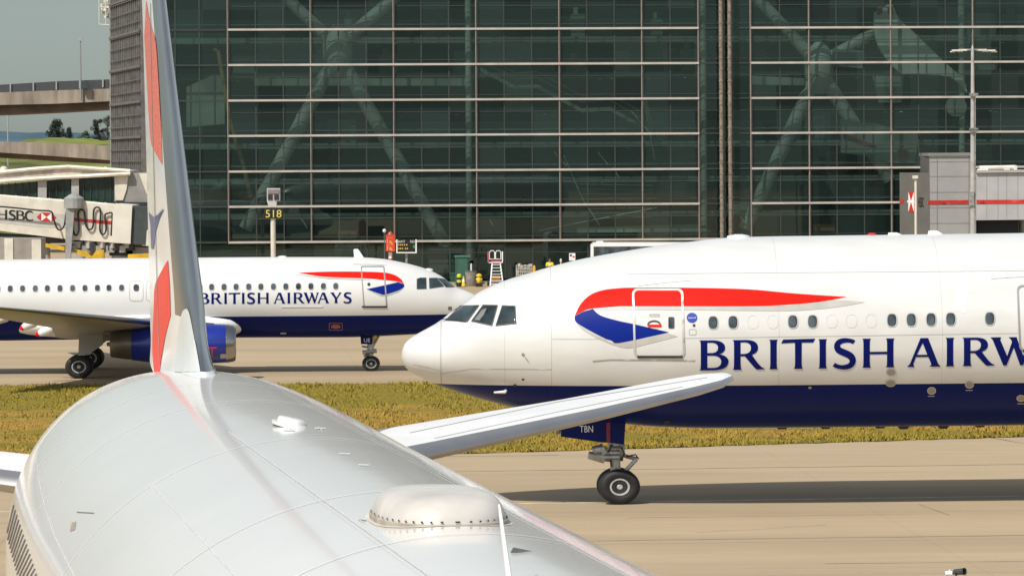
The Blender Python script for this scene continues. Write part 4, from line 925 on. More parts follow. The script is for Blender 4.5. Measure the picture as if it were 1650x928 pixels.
nt.links.new(node_math(nt, 'FLOOR', node_math(nt, 'DIVIDE', sp_.outputs[0], 2.02)), cb_.inputs[0]); nt.links.new(node_math(nt, 'FLOOR', node_math(nt, 'DIVIDE', sp_.outputs[2], 2.53)), cb_.inputs[2]); nt.links.new(cb_.outputs[0], wn.inputs[0])
nt.links.new(node_math(nt, 'ADD', node_math(nt, 'MULTIPLY', wn.outputs[0], 0.22), 0.16), mx2.inputs[0])
wn2 = nt.nodes.new('ShaderNodeTexWhiteNoise'); ad = nt.nodes.new('ShaderNodeVectorMath'); ad.inputs[1].default_value = (7.3, 1.0, 3.1); nt.links.new(cb_.outputs[0], ad.inputs[0]); nt.links.new(ad.outputs[0], wn2.inputs[0])
nt.links.new(node_math(nt, 'ADD', node_math(nt, 'MULTIPLY', wn2.outputs[0], 0.045), 0.035), mx.inputs[0])
nt.links.new(tr.outputs[0], mx2.inputs[1]); nt.links.new(df.outputs[0], mx2.inputs[2]); nt.links.new(mx2.outputs[0], mx.inputs[1]); nt.links.new(gl2.outputs[0], mx.inputs[2]); nt.links.new(mx.outputs[0], o.inputs[0])
mb = MB(); mb.add([W(0.1, 0, 0.3), W(E1, 0, 0.3), W(E1, 0, TOP), W(0.1, 0, TOP)], [(0, 1, 2, 3)]); mb.build('glass_wall', glm, bld, fix=False)
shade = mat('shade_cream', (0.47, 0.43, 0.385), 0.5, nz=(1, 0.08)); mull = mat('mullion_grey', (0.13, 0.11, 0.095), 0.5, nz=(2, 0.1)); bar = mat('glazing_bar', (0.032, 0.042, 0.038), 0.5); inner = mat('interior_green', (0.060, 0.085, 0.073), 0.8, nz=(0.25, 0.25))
slabm = mat('slab_edge', (0.13, 0.165, 0.15), 0.7); colm = mat('column_white', (0.27, 0.295, 0.28), 0.6, nz=(0.3, 0.05)); indk = mat('interior_dark', (0.014, 0.018, 0.017), 0.8); pipem = mat('pipe_bronze', (0.23, 0.185, 0.145), 0.45, nz=(4, 0.2))
rowz = [FP(532, y)[1] for y in (389.6, 332.3, 275.8, 218.6, 161.8, 104.8, 48.0)]; dz = (rowz[-1]-rowz[0])/6; rowz += [rowz[-1]+dz, rowz[-1]+2*dz]
spans = [(FP(368, 217)[0], FP(1126, 217)[0]), (FP(1210, 217)[0], E1)]
for i, z in enumerate(rowz):
    for k, (a, b) in enumerate(spans):
        if i == 0 and k == 0: b = E1
        if i == 0 and k == 1: continue
        s_ = MB(); fbox(s_, a, b, -0.36, -0.02, z-0.075, z+0.075); s_.build('sun_shade', shade, bld)
    s_ = MB(); fbox(s_, 0.12, spans[0][0]-0.15, -0.10, -0.02, z-0.06, z+0.06); s_.build('transom', bar, bld); s_ = MB(); fbox(s_, spans[0][1], spans[1][0], -0.08, -0.02, z-0.05, z+0.05); s_.build('transom', bar, bld)
mains = [368, 501.5, 635, 768, 902, 1035, 1126, 1210, 1304, 1436, 1568, 1700, 1830]
me_ = [FP(x, 217)[0] for x in mains]
for k, e in enumerate(me_):
    s_ = MB(); w_ = 0.07
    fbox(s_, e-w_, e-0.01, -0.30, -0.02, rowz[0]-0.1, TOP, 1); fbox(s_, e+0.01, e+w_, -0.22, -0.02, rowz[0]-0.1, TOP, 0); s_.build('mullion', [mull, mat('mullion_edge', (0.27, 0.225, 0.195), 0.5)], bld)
bars = MB()
cols_ = [FP(x, 217)[0] for x in (322, 283)]
for a, b in zip(me_[:-1], me_[1:]):
    w_ = b-a; k = 3 if w_ > 5 else (2 if w_ > 3.8 else 1)
    cols_ += [a+w_*j/k for j in range(1, k)]
for e in cols_: fbox(bars, e-0.05, e+0.05, -0.07, -0.015, 0.3, TOP)
for z in rowz:
    fbox(bars, spans[0][0], E1, -0.05, -0.012, z-0.92, z-0.86); fbox(bars, spans[0][0], E1, -0.05, -0.012, z+0.32, z+0.37)
bars.build('glazing_bars', bar, bld)
for x in (1160.5, 1174.5):
    e = FP(x, 217)[0]; s_ = MB(); s_.tube([W(e, -0.75, 0.3), W(e, -0.75, TOP)], 0.155, 12)
    for k in range(30): s_.lathe(W(e, -0.75, 1+k*0.86), (0, 0, 1), [(0, 0.19), (0.09, 0.19)], 10)
    s_.build('facade_pipe', pipem, bld, smooth=40)
# interior: floors, back wall, columns, stairs, fittings
s_ = MB(); fbox(s_, 0.4, E1, 17, 17.5, 0.2, TOP); s_.build('rear_wall', inner, bld)
s_ = MB(); fbox(s_, 0.1, E1, 0.02, 17.4, TOP+0.003, TOP+1.2); s_.build('roof', grey, bld)
for i in (1, 2, 3, 5, 6, 8):
    z = rowz[i]-0.55; s_ = MB(); fbox(s_, 0.5, E1, 1.6 if i != 5 else 5.0, 16.9, z-0.42, z); s_.build('floor_slab', slabm, bld)
    s_ = MB(); fbox(s_, 0.6, E1, 1.7 if i != 5 else 5.1, 1.76 if i != 5 else 5.16, z+0.95, z+1.0); fbox(s_, 0.6, E1, 9, 9.4, z+0.02, z+1.6); s_.build('balustrade', slabm, bld)
def ycol(x0, y0, legs, arms):
    s_ = MB()
    def q(x, y, n=1.75):
        e, z = FP(x, y); return W(e, n, z)
    c = q(x0, y0)
    for (x, y) in legs: s_.tube([c+Vector((0, 0, -0.2)), q(x, y)], [0.55, 0.5], 16)
    for (x, y) in arms: s_.tube([c+Vector((0, 0, 0.2)), q(x, y)], [0.5, 0.42], 16)
    s_.lathe(c, (0, 0, 1), [(-2.0, 0.3), (-1.4, 0.9), (-0.5, 1.1), (0.6, 1.12), (1.4, 0.8), (1.9, 0.3)], 18); return s_.build('raking_column', colm, bld, smooth=40)
ycol(545, 80, [(395, 370), (722, 400)], [(430, -35), (700, -60)]); ycol(1325, 108, [(1205, 370), (1440, 290)], [(1210, -20), (1450, 30)])
for x in (757, 1137, 1555): e = FP(x, 200)[0]; s_ = MB(); s_.tube([W(e, 1.3, 0.3), W(e, 1.3, TOP)], 0.24, 14); s_.build('interior_column', colm, bld, smooth=40)
def stair(pts, n0, n1):
    s_ = MB()
    for (xa, ya), (xb, yb_) in zip(pts[:-1], pts[1:]):
        ea, za = FP(xa, ya); eb_, zb2 = FP(xb, yb_)
        s_.hexa([W(ea, n0, za-0.3), W(eb_, n0, zb2-0.3), W(eb_, n1, zb2-0.3), W(ea, n1, za-0.3)], [W(ea, n0, za), W(eb_, n0, zb2), W(eb_, n1, zb2), W(ea, n1, za)])
        for h0 in (0.5, 0.95): s_.tube([W(ea, n0, za+h0), W(eb_, n0, zb2+h0)], 0.025, 6)
    return s_.build('staircase', slabm, bld)
stair([(776, 108), (832, 138), (868, 136), (940, 175), (985, 172), (1035, 200)], 1.15, 1.55); stair([(1040, 160), (1058, 250)], 1.1, 1.3)
pal = mat('reflection_pale', (0.42, 0.46, 0.43), 0.7, nz=(0.4, 0.15)); pal2 = mat('interior_dim', (0.20, 0.235, 0.215), 0.7, nz=(0.4, 0.2)); shr = mat('reflection_red', (0.22, 0.035, 0.03), 0.6)
def ipanel(name, px, n0, th, m):
    s_ = MB(); a = []; b = []
    for x, y in px: e, z = FP(x, y); a.append(W(e, n0, z)); b.append(W(e, n0+th, z))
    k = len(a); s_.add(a+b, [tuple(range(k)), tuple(reversed(range(k, 2*k)))]+[(i, i+k, (i+1) % k+k, (i+1) % k) for i in range(k)]); return s_.build(name, m, bld)
ipanel('tail_reflection_panel', smooth_loop([(1413, 20), (1440, 4), (1452, 30), (1476, 52), (1520, 95), (1556, 128), (1562, 150), (1535, 124), (1480, 120), (1452, 116), (1424, 84), (1412, 52)], (0, 1, 6), 3), 0.9, 0.5, pal)  # added pale shape and red marks imitate an aircraft tail reflected in the glass
ipanel('tail_reflection_emblem', [(1416, 11), (1424, 9), (1424, 22), (1416, 24)], 0.8, 0.05, shr); ipanel('tail_reflection_emblem', [(1433, 12), (1441, 10), (1442, 22), (1434, 24)], 0.8, 0.05, shr)
ipanel('bridge_reflection_panel', [(1359, 192), (1420, 200), (1455, 212), (1486, 214), (1478, 262), (1440, 262), (1400, 252), (1359, 246)], 1.0, 0.4, pal2)  # added panel, stripe and emblem stand in for a mirrored boarding bridge
ipanel('bridge_reflection_stripe', [(1362, 216), (1414, 234), (1414, 238), (1362, 221)], 0.9, 0.05, shr); ipanel('bridge_reflection_emblem', [(1449, 244), (1455, 238), (1464, 240), (1468, 248), (1462, 260), (1453, 257)], 0.9, 0.05, shr)
ipanel('engine_reflection_disc', ell(1545, 172, 17, 16, 20), 1.0, 0.5, pal2)  # added disc in place of an engine's reflection
ipanel('interior_screen', [(1345, 78), (1395, 82), (1395, 110), (1345, 106)], 1.2, 0.1, pal2); ipanel('interior_screen', [(1410, 122), (1460, 122), (1458, 165), (1420, 165)], 1.2, 0.1, pal2)
for px in ([(300, 140), (345, 120), (362, 122), (362, 200), (300, 205)], [(790, 98), (1120, 98), (1120, 104), (790, 104)], [(410, 126), (760, 126), (760, 138), (410, 138)], [(1215, 122), (1300, 126), (1300, 138), (1215, 136)]): ipanel('interior_screen', px, 1.3, 0.1, pal2)
s_ = MB(); pts = []
for x, y in ((345, 78), (352, 84), (360, 130), (372, 200), (392, 265), (404, 318)): e, z = FP(x, y); pts.append(W(e, 0.9, z))
s_.tube(pts, 0.16, 8); s_.build('crane_arm', mat('crane_ochre', (0.20, 0.14, 0.025), 0.6), bld, smooth=40)
for (xa, ya, xb, yb2) in ((910, 250, 940, 320), (940, 320, 968, 363), (895, 245, 915, 268), (965, 245, 982, 266), (990, 270, 1000, 288), (1020, 180, 1050, 215), (1050, 215, 1057, 258), (486, 353, 496, 368), (1175, 330, 1186, 345), (1196, 350, 1207, 366), (790, 353, 796, 365), (870, 372, 1060, 335)):
    s_ = MB(); (e1, z1), (e2, z2) = FP(xa, ya), FP(xb, yb2); s_.tube([W(e1, 1.0, z1), W(e2, 1.0, z2)], 0.045, 6); s_.build('handrail', pal, bld)
for k in range(9):
    s_ = MB(); (e1, z1), (e2, z2) = FP(925+k*4, 289+k*8), FP(1055, 292+k*7.2); s_.tube([W(e1, 1.2, z1), W(e2, 1.2, z2)], 0.03, 6); s_.build('handrail', pal2, bld)
ipanel('interior_box', [(1062, 286), (1110, 286), (1110, 330), (1062, 330)], 1.4, 1.0, indk); ipanel('interior_box', [(545, 372), (575, 372), (575, 384), (545, 384)], 0.8, 1.0, mat('reflection_brown', (0.20, 0.10, 0.05), 0.7)); ipanel('interior_box', [(932, 367), (1030, 365), (1130, 362), (1150, 374), (932, 376)], 0.8, 1.0, pal2)  # brown boxes are added to stand for reflections on the glass
ipanel('interior_box', [(1316, 362), (1348, 362), (1348, 374), (1316, 374)], 0.8, 1.0, mat('reflection_brown', (0.20, 0.10, 0.05), 0.7))
kit = mat('interior_fittings', (0.10, 0.12, 0.115), 0.6)
rr_ = random.Random(3)
for i in range(95):
    e = rr_.uniform(6, E1-8); fl = rr_.choice((1, 2, 3, 5, 6)); z = rowz[fl]-0.55; w_ = rr_.uniform(0.5, 2.2); h_ = rr_.uniform(0.4, 1.9); nn_ = rr_.uniform(2.5, 8)
    s_ = MB(); fbox(s_, e, e+w_, nn_, nn_+rr_.uniform(0.4, 1.2), z+0.01, z+h_)
    if rr_.random() < 0.5: fbox(s_, e+w_*0.2, e+w_*0.5, nn_+0.1, nn_+0.4, z+h_+0.003, z+h_+0.5)
    s_.build('interior_fitting', [kit, indk, slabm][rr_.randrange(3)], bld)
for i in range(60):
    e = rr_.uniform(4, E1-6); z = rowz[rr_.choice((2, 3, 4, 5, 6))]-1.05; s_ = MB(); s_.lathe(W(e, rr_.uniform(2, 9), z), (0, 0, 1), [(0, 0.12), (0.06, 0.12)], 8); s_.build('ceiling_light', mat('downlight', (0.95, 0.92, 0.82), 0.5, emit=1.2 if False else 0.0), bld)
# darker ground floor behind the shades
s_ = MB(); fbox(s_, 0.3, E1, 2.5, 2.7, 0.0, rowz[0]-0.5); s_.build('ground_floor_wall', indk, bld)
for x0, x1, y0, y1 in ((540, 590, 392, 418), (958, 990, 393, 430), (1010, 1020, 400, 415), (690, 745, 398, 440)):
    ea, za = FP(x0, y1); eb_, zb2 = FP(x1, y0); s_ = MB(); fbox(s_, ea, eb_, 0.5, 0.6, max(0.05, za), zb2); fbox(s_, ea-0.12, eb_+0.12, 0.42, 0.5, max(0.03, za), max(0.1, za)+0.15, 0); s_.build('ground_door', greyd, bld)
# narrow side face: screen of close vertical fins
sd = Vector((-math.sin(R(12)), math.cos(R(12)), 0)); LS = 20.5
def SW(t, o_, z): return C0+sd*t+Vector((-sd.y, sd.x, 0))*o_+Vector((0, 0, z))
s_ = MB(); s_.hexa([SW(0.15, 0.06, 0), SW(LS, 0.06, 0), SW(LS, -0.4, 0), SW(0.15, -0.4, 0)], [SW(0.15, 0.06, TOP), SW(LS, 0.06, TOP), SW(LS, -0.4, TOP), SW(0.15, -0.4, TOP)]); s_.build('side_glazing', mat('side_glass', (0.022, 0.026, 0.026), 0.15), bld)
s_ = MB()
for k in range(17):
    t = 0.3+(LS-0.6)*k/16; s_.hexa([SW(t-0.17, 0.5, 0), SW(t+0.17, 0.5, 0), SW(t+0.17, 0.08, 0), SW(t-0.17, 0.08, 0)], [SW(t-0.17, 0.5, TOP), SW(t+0.17, 0.5, TOP), SW(t+0.17, 0.08, TOP), SW(t-0.17, 0.08, TOP)])
s_.build('screen_fins', mat('screen_fin', (0.135, 0.132, 0.122), 0.6, nz=(1.5, 0.2)), bld)
s_ = MB()
z = rowz[0]
while z < TOP: s_.hexa([SW(0.1, 0.62, z-0.09), SW(LS, 0.62, z-0.09), SW(LS, 0.53, z-0.09), SW(0.1, 0.53, z-0.09)], [SW(0.1, 0.62, z+0.09), SW(LS, 0.62, z+0.09), SW(LS, 0.53, z+0.09), SW(0.1, 0.53, z+0.09)]); z += dz
z = rowz[0]+dz*0.33
while z < TOP: s_.hexa([SW(0.1, 0.58, z-0.03), SW(LS, 0.58, z-0.03), SW(LS, 0.53, z-0.03), SW(0.1, 0.53, z-0.03)], [SW(0.1, 0.58, z+0.03), SW(LS, 0.58, z+0.03), SW(LS, 0.53, z+0.03), SW(0.1, 0.53, z+0.03)]); z += dz*0.33
s_.build('screen_rails', mat('screen_rail', (0.135, 0.13, 0.118), 0.6, nz=(2, 0.2)), bld)
s_ = MB(); c = SW(LS+0.4, 0.1, 0); s_.tube([c, c+Vector((0, 0, TOP))], 0.42, 12); s_.build('corner_post', mat('post_grey', (0.25, 0.26, 0.25), 0.5), bld, smooth=40)
s_ = MB()
Yg = c.y
for (x0, y0, x1, y1) in ((160, -20, 160, 40), (160, 40, 178, 41), (161, 12, 178, 13), (170, -20, 171, 40)): s_.tube([P(x0, y0, Yg), P(x1, y1, Yg)], 0.05, 6)
for k in range(9): s_.box(P(164+rr_.uniform(0, 12), 2+k*3.2, Yg+0.5), (rr_.uniform(0.2, 0.5), 0.4, rr_.uniform(0.1, 0.25)), 0.3*k)
s_.build('roof_gantry', cream, bld)

# ================================================================== BOARDING BRIDGES
def solid(mb, px, Y, depth, mi=0): return mb.prism(px, Y, depth, mi)
# glazed fixed link at the left
YL = 262.0
lk = thing('boarding_link', P(60, 400, YL)*1.0, 'glazed link bridge with a cream roof, above the white boarding bridge at left', 'walkway'); lk.location.z = 0
mb = MB(); solid(mb, [(-60, 283), (0, 276), (60, 271), (105, 268), (150, 270), (212, 275), (212, 280), (100, 287), (-60, 299)], YL-0.4, 5); mb.build('roof', mat('link_roof', (0.55, 0.49, 0.41), 0.6, nz=(1.2, 0.25)), lk)
mb = MB()
for pts in ([(-60, 284), (60, 272), (110, 269), (210, 276)], [(-60, 299), (20, 291), (75, 287), (120, 285), (210, 280)]): mb.tube([P(x, y, YL-0.5) for x, y in pts], 0.13, 8)
for x, y, w_ in ((6, 272, 0.5), (20, 287, 0.8), (65, 284, 1.1), (119, 275, 0.6), (155, 273, 0.35), (170, 273, 0.3)): mb.lathe(P(x, y, YL+0.5), (0, 0, 1), [(-0.2, w_*0.5), (0.05, w_*0.5), (0.16, w_*0.2)], 12)
mb.build('roof_plant', mat('roof_bright', (0.72, 0.66, 0.57), 0.5, nz=(2, 0.1)), lk)
mb = MB(); solid(mb, [(-60, 302), (10, 297), (100, 289), (186, 283), (186, 326), (100, 322), (0, 313), (-60, 308)], YL, 4); mb.build('glazing', mat('link_glass', (0.018, 0.045, 0.038), 0.12, nz=(0.6, 0.5)), lk)
for x0, x1, y0, y1 in ((61, 75, 290, 320), (115, 127, 286, 318)): mb = MB(); solid(mb, [(x0, y0), (x1, y0), (x1, y1), (x0, y1)], YL-0.25, 0.24); mb.build('pillar', mat('pillar_grey', (0.36, 0.36, 0.34), 0.5, nz=(2, 0.12)), lk)
mb = MB()
for k in range(17): x = 3+k*11; mb.tube([P(x, 296-k*0.7, YL-0.04), P(x, 313+k*0.6, YL-0.04)], 0.035, 5)
mb.build('glazing_bars', bar, lk)['kind'] = 'stuff'
mb = MB(); solid(mb, [(184, 281), (242, 277), (242, 327), (184, 325)], YL-0.1, 4.5); mb.build('end_wall', mat('end_wall_grey', (0.26, 0.255, 0.235), 0.6, nz=(1, 0.1)), lk)
mb = MB(); solid(mb, [(184, 282), (207, 281), (204, 305), (198, 323), (186, 323)], YL-0.2, 0.09); mb.build('sunlight_patch', cream, lk); mb = MB(); solid(mb, [(224, 280), (243, 279), (243, 320), (236, 312)], YL-0.2, 0.09); mb.build('sunlight_patch', cream, lk)  # cream shapes paint the sunlit parts of the end wall
mb = MB(); solid(mb, [(40, 326), (244, 326), (244, 334), (40, 330)], YL-0.3, 4); mb.build('floor_beam', dark, lk)
mb = MB()
for x in (-40, 130, 236): p = P(x, 330, YL+2); mb.tube([p, Vector((p.x, p.y, 0))], 0.3, 10)
mb.build('support_leg', grey, lk, smooth=40)

# white boarding bridge with the bank's name
YJ = 240.0
jb = thing('boarding_bridge', Vector((P(110, 400, YJ).x, YJ, 0)), 'cream boarding bridge with bank lettering and looped black cables, behind the smaller airliner', 'boarding bridge')
jt = MB(); solid(jt, [(-70, 312), (0, 317), (112, 326), (112, 386), (0, 372), (-70, 364)], YJ, 3.6); jt.build('tunnel', cream, jb)
tJ = [jt.bvh()]
jt2 = MB(); solid(jt2, [(112.6, 324), (182, 331), (182, 391), (112.6, 386)], YJ-0.4, 4.2); jt2.build('outer_tunnel', cream, jb); tJ2 = [jt2.bvh()]
mb = MB(); solid(mb, [(182.5, 329), (213, 331), (210, 393), (180, 391)], YJ-0.7, 4.6); mb.build('cab', mat('cab_cream', (0.68, 0.64, 0.56), 0.5, nz=(1, 0.05)), jb)
mb = MB(); solid(mb, [(213.5, 334), (243, 333), (236, 394), (209.5, 393)], YJ-0.5, 4.4); mb.build('bellows', mat('bellows_grey', (0.045, 0.055, 0.056), 0.7, nz=(2, 0.1)), jb)
mb = MB(); solid(mb, [(236.5, 372), (246, 360), (246, 397), (235, 396)], YJ-0.9, 3); mb.build('canopy_edge', cream, jb)
dJ = lambda n, l, m, o=0.02, t=None, p=None: decal(n, l, t or tJ, m, p or jb, o, 6)
dJ('name_band', [[(-70, 336), (0, 340), (110, 346), (110, 368), (60, 366), (0, 359), (-70, 353)]], mat('band_grey', (0.50, 0.48, 0.44), 0.5), 0.01)
for ch, x0 in (('H', -4.6), ('S', 13.5), ('B', 25.5), ('C', 40)):
    polys, w_ = glyph(ch); sc_ = 15.5
    dJ('letter', [[(x0+u*sc_*0.98, 353.2+0.055*(x0-0)-v*sc_+0.05*u*sc_) for u, v in loop] for poly in polys for loop in poly], mat('letter_black', (0.012, 0.012, 0.012), 0.5), 0.03)
hx0, hy0, hx1, hy1 = 59, 342.4, 91, 357.5; xm0, xm1, ym = 66.8, 83.2, 350
lg = dJ('bank_logo', [[(hx0, ym), (xm0, hy0), (xm1, hy0+0.8), (hx1, ym+0.8), (xm1, hy1), (xm0, hy1-0.8)]], red, 0.03)
for tri in ([(xm0, hy0+0.2), (xm0, hy1-1), (75, ym)], [(xm1, hy0+1), (xm1, hy1-0.2), (75, ym+0.2)]): dJ('logo_triangle', [tri], paintw, 0.045, None, lg)
# white lens where the red wedges meet the panel, as on the emblem
dJ('red_stripe', [[(116, 351), (181, 356.5), (181, 362), (116, 356)]], red, 0.02, tJ2)
cb = MB(); rb_ = black
def cable(pts): return cb.tube([P(x, y, YJ-0.55) for x, y in smooth_open(pts)], 0.055, 6)
def smooth_open(pts, n=5):
    o = []
    for i in range(len(pts)-1):
        p0, p1, p2, p3 = pts[max(i-1, 0)], pts[i], pts[i+1], pts[min(i+2, len(pts)-1)]
        for k in range(n):
            t = k/n; o.append(tuple(0.5*((2*b)+(-a+c)*t+(2*a-5*b+4*c-d)*t*t+(-a+3*b-3*c+d)*t**3) for a, b, c, d in zip(p0, p1, p2, p3)))
    return o+[pts[-1]]
cable([(-60, 331), (0, 333), (60, 339), (82, 341), (86, 352), (92, 368), (98, 370), (104, 362), (107, 342), (112, 337), (117, 342), (118, 372), (123, 379), (127, 370), (126, 345), (130, 338), (136, 342), (138, 362), (144, 370), (150, 364), (151, 340), (156, 334), (162, 340), (161, 370), (166, 378), (171, 370), (169, 348), (174, 344), (181, 346), (179, 380)])
cb.build('service_cable', rb_, jb, smooth=60)
mb = MB(); solid(mb, [(106, 336), (120, 337), (113, 422), (105, 422)], YJ-0.9, 0.35); mb.lathe(P(119, 325, YJ-0.5), (0, 0, 1), [(-0.4, 0.6), (0.2, 0.6), (0.45, 0.2)], 14); mb.build('support_post', mat('post_grey2', (0.30, 0.30, 0.29), 0.5, nz=(2, 0.1)), jb)
mb = MB(); mb.tube([P(-70, 311, YJ+0.2), P(112, 325, YJ+0.2)], 0.10, 8); mb.tube([P(112, 324, YJ-0.2), P(212, 333, YJ-0.2)], 0.08, 8)
for k in range(12): x = -10+k*18; mb.tube([P(x, 317+x*0.078, YJ+0.3), P(x, 313+x*0.078, YJ+0.3)], 0.05, 6)
mb.build('roof_rail', cream, jb)
mb = MB()
for x0, x1, y0, y1, m_ in ((-60, 50, 374, 383, 0), (50, 108, 380, 392, 0), (115, 178, 388, 402, 0), (176, 214, 395, 412, 0), (205, 243, 397, 415, 1)): solid(mb, [(x0, y0), (x1, y0+(x1-x0)*0.06), (x1, y1), (x0, y1)], YJ+0.3, 2.8, m_)
for k in range(16): x = 112+k*6.5; mb.box(P(x, 398+4*math.sin(k*2.1), YJ-0.1), (0.35, 0.5, 0.4), k*0.5, k % 3)
for x in (75, 150, 200): mb.tube([P(x, 386, YJ+1), Vector((P(x, 386, YJ+1).x, YJ+1, 0.0))], 0.22, 10, 1)
mb.build('drive_frame', [dark, grey, mat('pale_metal', (0.45, 0.42, 0.38), 0.5)], jb)
mb = MB(); solid(mb, [(66, 391), (104, 398), (104, 404), (66, 397)], YJ-0.4, 0.5); mb.build('yellow_guard', mat('guard_yellow', (0.62, 0.38, 0.02), 0.5, nz=(2, 0.15)), jb); mb = MB(); solid(mb, [(118, 400), (140, 406), (150, 416), (128, 412)], YJ-0.5, 0.6); solid(mb, [(146, 416), (155, 404), (167, 402), (167, 418)], YJ-0.7, 0.6); mb.build('yellow_guard', mat('guard_yellow', (0.62, 0.38, 0.02), 0.5, nz=(2, 0.15)), jb); mb = MB(); solid(mb, [(206, 410), (243, 408), (243, 417), (206, 418)], YJ-0.6, 0.6); mb.build('yellow_guard', mat('guard_yellow', (0.62, 0.38, 0.02), 0.5, nz=(2, 0.15)), jb)

# box trailer below the bridge
YT = 215.0
tk = thing('box_trailer', Vector((P(30, 400, YT).x, YT, 0)), 'grey and cream box trailer below the boarding bridge at the left edge', 'trailer')
zb_ = 0.75
def tbox(mb, x0, x1, y0, z0, d, Yo=0.0, mi=0):
    a, b = P(x0, y0, YT+Yo), P(x1, y0+0.9*(x1-x0)/65, YT+Yo); mb.hexa([Vector((a.x, YT+Yo, z0)), Vector((b.x, YT+Yo, z0)), Vector((b.x, YT+Yo+d, z0)), Vector((a.x, YT+Yo+d, z0))], [a, b, b+Vector((0, d, 0)), a+Vector((0, d, 0))], mi)
mb = MB(); tbox(mb, -50, 65, 383, zb_, 2.4); mb.build('box_body', mat('trailer_grey', (0.30, 0.27, 0.235), 0.6, nz=(1.5, 0.1)), tk)
mb = MB(); tbox(mb, 7, 21, 384, zb_, 0.05, -0.06); tbox(mb, 51, 66, 386, zb_, 0.05, -0.06); mb.build('cream_panel', cream, tk)
mb = MB()
for x in (-30, 10, 50):
    c = P(x, 400, YT+0.3); mb.lathe(Vector((c.x, YT+0.3, 0.42*Q)), (0, 1, 0), [(-0.15, 0.1), (-0.15, 0.42), (0.15, 0.42), (0.15, 0.1)], 20, Q)
mb.build('wheels', black, tk, smooth=40)

# stair tower and bridge at the right
YR = 275.0
tw = thing('boarding_tower', Vector((P(1520, 380, YR).x, YR, 0)), 'grey panelled boarding tower with a red stripe and bank emblem, left of the lamp mast', 'tower')
gp1 = mat('tower_light', (0.37, 0.37, 0.365), 0.5, nz=(0.8, 0.04)); gp2 = mat('tower_shaded', (0.125, 0.12, 0.11), 0.6, nz=(0.8, 0.06))  # second grey is the same cladding with shade put into its colour
def tprism(mb, corners, ytop, zbot=0.0):
    """footprint corners given as (pixel x, distance); top height from a pixel row at the nearest corner"""
    Yn = min(c[1] for c in corners); zt = P(1500, ytop, Yn).z; b = [Vector((P(x, 300, Y).x, Y, zbot)) for x, Y in corners]; n = len(b); t = [Vector((v.x, v.y, zt)) for v in b]
    return mb.add(b+t, [tuple(reversed(range(n))), tuple(range(n, 2*n))]+[(i, (i+1) % n, (i+1) % n+n, i+n) for i in range(n)])
mu = MB(); tprism(mu, [(1497, YR), (1566, YR+1.0), (1566, YR+5), (1483, YR+6)], 247.5); mu.build('upper_shaft', gp1, tw)
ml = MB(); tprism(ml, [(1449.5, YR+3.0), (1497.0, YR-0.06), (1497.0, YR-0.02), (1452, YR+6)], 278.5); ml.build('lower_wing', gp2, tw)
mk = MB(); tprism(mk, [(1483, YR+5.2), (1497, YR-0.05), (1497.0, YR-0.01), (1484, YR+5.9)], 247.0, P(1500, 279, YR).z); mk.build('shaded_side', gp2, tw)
mb = MB(); tprism(mb, [(1495, YR-0.14), (1567, YR+0.9), (1567, YR+5.1), (1481.5, YR+6.1)], 246.6, P(1500, 251.5, YR).z); mb.build('parapet', mat('parapet_grey', (0.25, 0.25, 0.25), 0.5), tw)
tT = [mu.bvh(), ml.bvh()]
dT = lambda n, l, m, o=0.03, p=None: decal(n, l, tT, m, p or tw, o, 6)
for y in (255, 261, 284.5, 310, 335, 360): dT('panel_seam', [strip([(1498, y), (1564, y-0.4)], 0.6)], mat('seam_grey', (0.22, 0.22, 0.22), 0.6), 0.02)
for x in (1510, 1561, 1563.5): dT('panel_seam', [strip([(x, 249), (x, 378)], 0.6)], mat('seam_grey', (0.22, 0.22, 0.22), 0.6), 0.025)
dT('red_stripe', [[(1497.6, 323.3), (1564, 322.6), (1564, 329.2), (1497.6, 330)]], red); dT('red_stripe', [[(1495, 324.5), (1496.9, 323.5), (1496.9, 329.8), (1495, 329)]], red); dT('red_stripe', [[(1449.8, 321), (1456, 321), (1456, 327.5), (1449.8, 327.5)]], red)
lg = dT('bank_logo', [[(1464, 308.5), (1474, 308.5), (1474, 342), (1464, 342)]], red)
for tri in ([(1464.6, 308.8), (1468.4, 323), (1464.6, 323), ], [(1473.6, 308.8), (1473.6, 323), (1469.4, 323)], [(1464.6, 341.7), (1464.6, 327), (1468.4, 327)], [(1473.6, 341.7), (1469.4, 327), (1473.6, 327)], [(1462.8, 323.2), (1474, 323.2), (1474, 326.8), (1462.8, 326.8)]): dT('logo_wedge', [tri], paintw, 0.05, lg)
dT('letters', text_loops('HSBC', 1480, 318, 1489, 334), mat('letter_black', (0.012, 0.012, 0.012), 0.5), 0.03)
ps = thing('camera_pole', Vector((P(1475.5, 380, YR-3).x, YR-3, 0)), 'slim cream pole with a small camera box, in front of the dark tower side', 'pole')
mb = MB(); mb.tube([Vector((ps.location.x, YR-3, 0)), P(1475.5, 291, YR-3)], 0.09, 10); mb.build('post', cream, ps, smooth=50)
mb = MB(); c = P(1474.5, 285.5, YR-3); mb.box(c, (0.36, 0.4, 0.2)); mb.lathe(c+Vector((0, 0, -0.22)), (0, 0, 1), [(0, 0.06), (0.12, 0.12)], 10); mb.build('camera_box', cream, ps)
br = thing('boarding_bridge', Vector((P(1612, 380, YR).x, YR+1, 0)), 'grey boarding bridge with a red stripe, right of the lamp mast', 'boarding bridge')
mb = MB(); solid(mb, [(1573, 276), (1760, 274), (1760, 353), (1573, 355)], YR+1.2, 4); mb.build('tunnel', mat('bridge_grey', (0.40, 0.40, 0.40), 0.5, nz=(0.8, 0.05)), br); tb = [mb.bvh()]
decal('red_stripe', [[(1573.5, 322.4), (1760, 321.4), (1760, 327.6), (1573.5, 329)]], tb, red, br, 0.03, 10)
